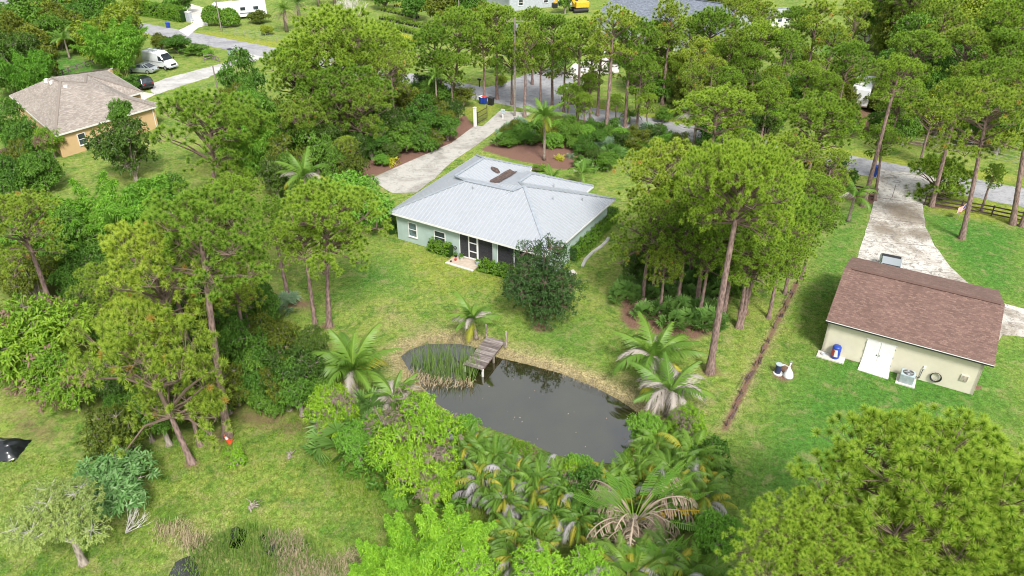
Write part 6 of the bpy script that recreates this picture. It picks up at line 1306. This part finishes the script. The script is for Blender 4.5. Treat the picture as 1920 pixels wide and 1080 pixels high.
# traveller's palm: fan of paddle leaves, many dead
def traveller(px,py,h,label,seed,sc=1.0):
    c=P(px,py,h); t=thing('paddle_palm',label,'palm',(c.x,c.y,0),0); rg=np.random.default_rng(seed)
    MB().tube([(0,0,0),(0,0,h*.3),(0,0,h*.55)],[.35,.3,.22],10).build('trunk',M['palmbark'],t); z=h*.45
    g=Leaves(); st=Leaves()
    for k in range(10):
        az=R(10+rg.normal()*8)+(math.pi if k%2 else 0); el=R(38+5.2*k+rg.normal()*3); g.paddle(rg,(0,0,z),az,min(el,R(86)),3.3*sc*(.9+.2*rg.random()),.35,.62,.12,.3+.5*rg.random(),.45,True)
    g.paddle(rg,(0,0,z),R(-25),R(30),3.0*sc,.6,.6,.25,.6,.45); g.paddle(rg,(0,0,z-.3),R(-38),R(12),2.8*sc,.5,.6,.15,.5,.4)
    link('green_leaves',g.mesh('paddle_green',M['paddle']),t)
    y=Leaves(); y.paddle(rg,(0,0,z),R(-5),R(32),2.9*sc,.7,.5,.5,.6,.4); link('yellow_leaf',y.mesh('paddle_yellow',M['orangeleaf']),t)
    d=Leaves()
    for k in range(44):
        az=R((170,15,-75,-110)[k%4]+rg.normal()*24); el=R(48+28*rg.random()); d.paddle(rg,(.2*math.cos(az),.2*math.sin(az),z*(.5+.7*rg.random())),az,el,(3.2*sc if k%3 else 2.2*sc)*(.65+.4*rg.random()),2.5+.7*rg.random(),.62,1.1,rg.random(),.45)
    for k in range(16):
        az=rg.random()*6.28; d.frond(rg,(.1,0,z*(.4+.6*rg.random())),az,R(-10+50*rg.random()),1.8*sc*(.5+.6*rg.random()),1.6,16,.3,.06,1.6,vshape=-.3)
    link('dead_leaves',d.mesh('paddle_dead',M['tandead']),t); return t
traveller(1195,920,4.2,'traveller palm with upright green paddle leaves and a skirt of tan dead leaves',5,1.35)
traveller(1232,1045,2.8,'second paddle leaved palm at the bottom, mostly dead tan leaves',9,.9)
arecapalm(0,1180,1070,2.6,1.2,'palm clump with long dead grey fronds at the bottom edge',.5); arecapalm(0,1260,1060,2.6,1.2,'palm clump with dead fronds at the bottom edge right of the first',2.5); arecapalm(1,1320,1070,2.8,1.1,'palm clump at the bottom edge below the bright green tree',1.5); arecapalm(0,965,1020,2.6,.8,'palm with grey and orange fronds left of the round lime shrubs',3.0)
tp=P(1205,1075,.2); tt=thing('dark_trailer','dark flat trailer with pale rails half hidden under dead fronds at the bottom edge','trailer',(tp.x,tp.y,0),R(-25)); MB().box(-1.2,-.7,.3,1.2,.7,.5).build('deck',M['black'],tt); MB().box(-1.2,-.74,.5,1.2,-.70,.6).box(-1.2,-.2,.505,1.2,-.14,.56).build('rails',M['galv'],tt)
# fan palms / palmettos
def fanpalm(seed,n,Rl,mat='frond',H=1.0):
    rg=np.random.default_rng(seed); lv=Leaves()
    for k in range(n):
        az=rg.random()*6.28; el=R(20+65*rg.random()); L=H*(.5+.5*rg.random()); d=np.array([math.cos(el)*math.cos(az),math.cos(el)*math.sin(az),math.sin(el)]); c=d*L
        ax=nrm(d+np.array([0,0,.3])); s1=nrm(np.cross(ax,[0,0,1.]))
        m_=18; an=np.linspace(-1.9,1.9,m_); dirs=nrm(np.cos(an)[:,None]*ax+np.sin(an)[:,None]*s1+rg.normal(size=(m_,3))*.06); dirs[:,2]-=.12
        tip=c+dirs*Rl*(.8+.3*rg.random((m_,1))); mid=c+dirs*Rl*.55; sd=nrm(np.cross(dirs,nrm(np.cross(ax,s1))+1e-3))*Rl*.055; tip[:,2]-=.15*Rl
        V=np.stack([np.repeat(c[None],m_,0),mid-sd,tip,mid+sd],1).reshape(-1,3); q_=np.arange(m_)[:,None]*4; T=np.concatenate([q_+np.array([0,1,2]),q_+np.array([0,2,3])],0)
        cc_=np.zeros((m_,4,3)); cc_[...,0]=rg.random(); cc_[:,2,1]=1; cc_[...,2]=rg.random(); lv.push(V,T,cc_.reshape(-1,3))
    return lv.mesh('fan_leaves',M[mat])
FP=[fanpalm(111,17,.6,'palmetto'),fanpalm(112,17,.62,'palmetto'),fanpalm(113,20,.6,'silver')]
def palmetto(i,px,py,s,label,group=None,rz=0.0,name='palmetto',cat='palmetto',h=0):
    p=P(px,py,h); t=tag(link(name,FP[i],None,(p.x,p.y,0 if h==0 else 0),(0,0,rz),s),label,cat,group); 
    if h: t.location=(p.x,p.y,h-.9*s)
    return t
rp=random.Random(12); k=0
pl_=[]; pn=[]
for row,(y0,x0,x1,n) in enumerate(((515,1195,1330,7),(540,1180,1345,8),(565,1175,1340,8),(590,1205,1335,7),(612,1270,1335,4))):
    for j in range(n): pn.append('%s from the left in the %s'%(ordinal(j+1),['back row','second row','middle row','fourth row','front row'][row])); pl_.append((x0+(x1-x0)*j/(n-1)+rp.uniform(-6,6),y0+rp.uniform(-6,6)))
for k,(x,y) in enumerate(pl_): palmetto(k%2,x,y,rp.uniform(1.0,1.5),'green palmetto in the red mulch bed, %s'%pn[k],'palmettos in the red mulch bed',rp.random()*6)
for i,(x,y,s,j,lb) in enumerate([(955,258,1.6,2,'silvery palmetto at the driveway edge, left of the tall coconut palm'),(975,248,1.7,2,'silvery palmetto right behind the driveway edge'),(940,272,1.2,0,'green palmetto nearest the driveway curve'),(990,265,1.4,2,'silvery palmetto beside the coconut palm trunk'),(1135,285,1.7,2,'bluish palmetto among the garden shrubs'),(1150,300,1.6,0,'green palmetto on the lawn corner of the garden'),(1100,325,1.5,0,'green palmetto in front of the garden shrubs'),(1215,262,1.9,2,'bluish fan palm by the road behind the garden'),(540,578,1.3,2,'silvery palmetto at the foot of the narrow pine'),(520,590,1.1,2,'small silvery palmetto left of the back lawn pine'),
     (635,715,1.4,0,'green fan palm under the large coconut palm'),(690,790,2.0,0,'dark fan palm between the lime trees, upper'),(640,850,2.2,0,'dark fan palm at the grass edge left of the lime mango, lower'),(650,800,1.8,1,'dark fan palm beside the lime tree'),(700,820,1.6,1,'fan palm tucked against the lime mango'),(710,275,1.0,2,'bluish palmetto in the mulch left of the driveway')]):
    palmetto(j,x,y,s,lb,None,i*1.1,'fan_palm','fan palm')
for x,y,h,s in ((690,770,2.2,1.6),(640,850,1.8,1.8),(655,800,2.2,1.4)): pass
# bromeliads and colour plants
for (x,y,s,mt,lb) in ((728,308,.9,'yellowleaf','yellow spiky plant in the mulch beside the driveway'),(800,272,.6,'red','magenta leaved plant at the driveway mulch edge'),(830,258,.6,'red','second magenta leaved plant farther up the driveway'),(1010,318,.6,'weed','light green plant in the mulch behind the house'),(1052,300,.6,'yellowleaf','pale variegated plant in the mulch behind the house'),(1068,296,.5,'silver','silver plant in the mulch right of the pale variegated one')):
    lv=Leaves(); rg=np.random.default_rng(int(x)); pos=rg.normal(size=(14,3))*np.array([.35,.35,.12])+[0,0,.35]; lv.rosettes(rg,pos,nrm(rg.normal(size=(14,3))*.4+[0,0,1]),12,.6,.09,droop=.3); p=P(x,y); tag(link('garden_plant',lv.mesh('garden_plant',M[mt]),None,p,(0,0,0),s*1.3),lb,'plant')
# hedges
def hedge(pts,wd,h,label,seed,dens=90,mat='hedge',L=.14,name='hedge'):
    rg=np.random.default_rng(seed); lv=Leaves(); P3=[P(*p) for p in pts]; o=P3[0].copy(); core=MB()
    t=thing(name,label,'hedge',(o.x,o.y,0))
    for i in range(len(P3)-1):
        a=P3[i]-o;b=P3[i+1]-o; d=b-a; ln=d.length; dn=d.normalized(); sd=Vector((-dn.y,dn.x,0)); n=int(dens*ln*(wd+2*h)*.5)
        u=rg.random(n)*ln; sel=rg.random(n); per=wd+2*h; s_=sel*per; x=np.where(s_<h,-wd/2,np.where(s_>h+wd,wd/2,s_-h-wd/2)); z=np.where(s_<h,s_,np.where(s_>h+wd,per-s_,h))
        wob=.06*np.sin(u*3+seed)+.05*np.sin(u*7.3); z=z*(1+wob*.8); x=x*(1+wob); nx=np.where(s_<h,-1,np.where(s_>h+wd,1,0.)); nz=np.where((s_>=h)&(s_<=h+wd),1,.25)
        pos=np.array(a)[None]+np.outer(u,np.array(dn))+np.outer(x,np.array(sd))+np.outer(z,[0,0,1.]); ax=nrm(np.outer(nx,np.array(sd))+np.outer(nz,[0,0,1.])+rg.normal(size=(n,3))*.2)
        lv.rosettes(rg,pos+rg.normal(size=(n,3))*.05,ax,6,L,L*.5); core.bar(a+Vector((0,0,h*.45)),b+Vector((0,0,h*.45)),wd*.82,h*.86)
    core.build('inner_growth',M['dark'],t); link('foliage',lv.mesh('hedge_leaves',M[mat]),t)
hedge([(808,468),(848,480)],1.0,1.15,'clipped hedge block beneath the back window of the green house',1); hedge([(902,505),(965,522),(1010,530)],1.0,.9,'low clipped hedge right of the patio slab along the porch',2)
hedge([(1068,488),(1100,462),(1147,408)],1.35,1.35,'long clipped hedge along the right wall of the green house',3,80); hedge([(736,440),(733,415)],.7,1.5,'dark narrow hedge at the left end wall of the green house',4)
hedge([(272,28),(310,34),(348,41)],2.2,2.6,'long clipped hedge left of the white driveway gate',5,30,L=.3); 
def ball(px,py,r_,h,label,seed):
    rg=np.random.default_rng(seed); p=P(px,py); t=thing('clipped_shrub',label,'shrub',(p.x,p.y,0)); lv=Leaves(); q_=sph(rg,520,-.5); pos=q_*np.array([r_,r_,h/2])*(.9+.12*rg.random((520,1)))+[0,0,h/2]; lv.rosettes(rg,pos,q_,7,.42,.2); link('foliage',lv.mesh('ball_leaves',M['hedge']),t); MB().cyl(0,0,-.1,h*.5,.15,n=8).build('stem',M['greybark'],t)
ball(402,47,1.9,3.6,'round clipped shrub right of the white gate, left of two',6); ball(432,50,1.9,3.4,'round clipped shrub in front of the motorhome, right of two',7)
for p0 in ((420,58),(430,60),(437,61)): pass
# path edging beside hedge
ed=thing('stone_edging','curved grey edging strip beside the long house hedge','edging',tuple(P(1092,498))); o=P(1092,498); pts=[P(*q_)-o+Vector((0,0,.05)) for q_ in ((1092,500),(1098,487),(1112,473),(1128,462),(1138,452),(1141,446))]
for i in range(5): MB().bar(pts[i],pts[i+1],.28,.12).build('edging_stone',M['gravel'],ed)
tag(sheet('step_slab',[(1055,512),(1075,506),(1082,514),(1062,520)],.06,M['cleanconcrete'],kind=None),'pale stepping slab half hidden behind the dark oak','slab').pop('kind',None)
# ---- ground growth: reeds in the pond, marsh grass, tall weeds (nobody could count the blades)
def stuff(name,lv,mat,label=None): 
    o=link(name,lv.mesh(name,M[mat])); tag(o,kind='stuff'); 
    if label: tag(o,label)
    return o
def inpoly(rg,poly,n):
    W=PT(poly); xs_=[p[0] for p in W];ys_=[p[1] for p in W]; out=[]
    X_=rg.uniform(min(xs_),max(xs_),n*3);Y_=rg.uniform(min(ys_),max(ys_),n*3); d=sdf(W,X_,Y_); k=d>0; return np.stack([X_[k],Y_[k],np.zeros(k.sum())],1)[:n],d[k][:n]
rg=np.random.default_rng(77)
lv=Leaves(); p_,_=inpoly(rg,[(765,672),(830,655),(885,668),(905,700),(885,716),(830,716),(780,700)],430); p_[:,2]=-.5; lv.blades(rg,p_,2.1,.045,.45); 
stuff('pond_reeds',lv,'reed','tall green reeds standing in the pond left of the dock')
lv=Leaves(); p_,_=inpoly(rg,[(760,690),(800,700),(880,712),(890,724),(800,722),(765,715)],260); p_[:,2]=-.3; lv.blades(rg,p_,1.0,.05,1.6,.6); stuff('dry_reeds',lv,'dryreed','broken dry reeds leaning over the water at the pond edge')
lv=Leaves(); p_,_=inpoly(rg,[(355,1030),(400,1005),(480,985),(540,1005),(600,1020),(640,1060),(640,1120),(360,1120)],2300); p_[:,2]=-.1; lv.blades(rg,p_,.85,.035,.7); stuff('marsh_grass',lv,'reed','tall green marsh grass at the bottom edge')
lv=Leaves()
for poly,n in (([(500,1000),(560,1000),(590,1060),(560,1120),(520,1120),(520,1040)],800),([(590,1060),(670,1030),(700,1060),(660,1100),(600,1100)],500),([(540,1040),(620,1070),(600,1110),(540,1110)],400),([(290,985),(350,975),(360,1005),(300,1015)],200),([(340,1000),(395,1010),(380,1035),(335,1025)],200)):
    p_,_=inpoly(rg,poly,n); lv.blades(rg,p_,.8,.03,2.2,.5)
stuff('dry_marsh_grass',lv,'dryreed','matted dry straw coloured marsh grass at the bottom edge')
lv=Leaves()
for poly,n,h in (([(200,860),(560,780),(900,900),(1000,1000),(700,1090),(200,1090),(0,1090),(0,850)],16000,.20),([(420,560),(760,430),(1150,520),(1330,640),(1330,760),(1180,720),(860,630),(700,700),(600,640)],15000,.10),([(1400,540),(1560,560),(1700,720),(1920,740),(1920,900),(1350,980),(1340,840)],12000,.10),([(600,860),(960,960),(900,1000),(640,960)],1500,.45)):
    p_,d_=inpoly(rg,poly,n); lv.blades(rg,p_,h,.035,1.0,.2)
o=stuff('lawn_grass',lv,'weed','short grass blades and weeds growing through the lawns')
lv=Leaves(); p_,_=inpoly(rg,[(740,655),(770,640),(840,626),(900,632),(960,660),(1050,690),(1120,715),(1200,760),(1250,800),(1225,800),(1160,745),(1100,722),(1040,700),(985,682),(925,665),(880,645),(830,640),(790,645),(755,668)],5200); lv.blades(rg,p_,.22,.03,2.4,.3); stuff('bank_straw',lv,'dryreed','straw coloured dead grass along the pond bank')
lv=Leaves(); p_,d_=inpoly(rg,[(900,690),(1000,700),(1100,740),(1200,800),(1190,850),(1060,850),(940,800),(860,760),(820,730)],28); p_=p_[(d_>.4)&((d_<2.2)|(rg.random(len(p_))<.35))]; p_[:,2]=-.245
n_=len(p_); a_=rg.random(n_)*6.28; L_=.03+.05*rg.random(n_); u_=np.stack([np.cos(a_)*L_,np.sin(a_)*L_,0*a_],1); w_=np.stack([-np.sin(a_)*L_*.5,np.cos(a_)*L_*.5,0*a_],1); lv.push(np.stack([p_-u_,p_+w_,p_+u_,p_-w_],1).reshape(-1,3),np.concatenate([np.arange(n_)[:,None]*4+np.array([0,2,1]),np.arange(n_)[:,None]*4+np.array([0,3,2])]),rg.random((n_*4,3))); stuff('floating_leaves',lv,'tandead','fallen leaves floating on the pond')
# undergrowth below woods
lv=Leaves()
for poly,n in (([(1640,230),(1920,290),(1920,180),(1720,150)],500),([(1180,200),(1560,240),(1560,160),(1250,120)],420),([(450,260),(640,330),(700,240),(520,180)],300),([(60,420),(350,480),(520,640),(420,760),(250,700),(100,560)],300),([(620,880),(760,960),(960,960),(1150,1040),(1330,990),(1300,900),(1000,930),(750,900)],600)):
    p_,_=inpoly(rg,poly,n); p_[:,2]=rg.random(len(p_))*.7+.1; lv.rosettes(rg,p_,nrm(rg.normal(size=p_.shape)*.4+[0,0,1]),8,.45,.16)
stuff('undergrowth',lv,'mid','low leafy undergrowth on the ground below the trees')
# dead branches of the shrub at bottom left, dead snag in the palmetto bed
db=thing('dead_branches','pale dead branches sticking out right of the whorled leaf tree','branch',tuple(P(235,1000))); r=random.Random(11); m=MB()
for k in range(9): br_(Vector((0,0,0)),Vector((r.uniform(.1,1.0),r.uniform(-.1,.8),r.uniform(.3,.9))).normalized(),.7,.025,2)
m.build('branches',M['palebark'],db)
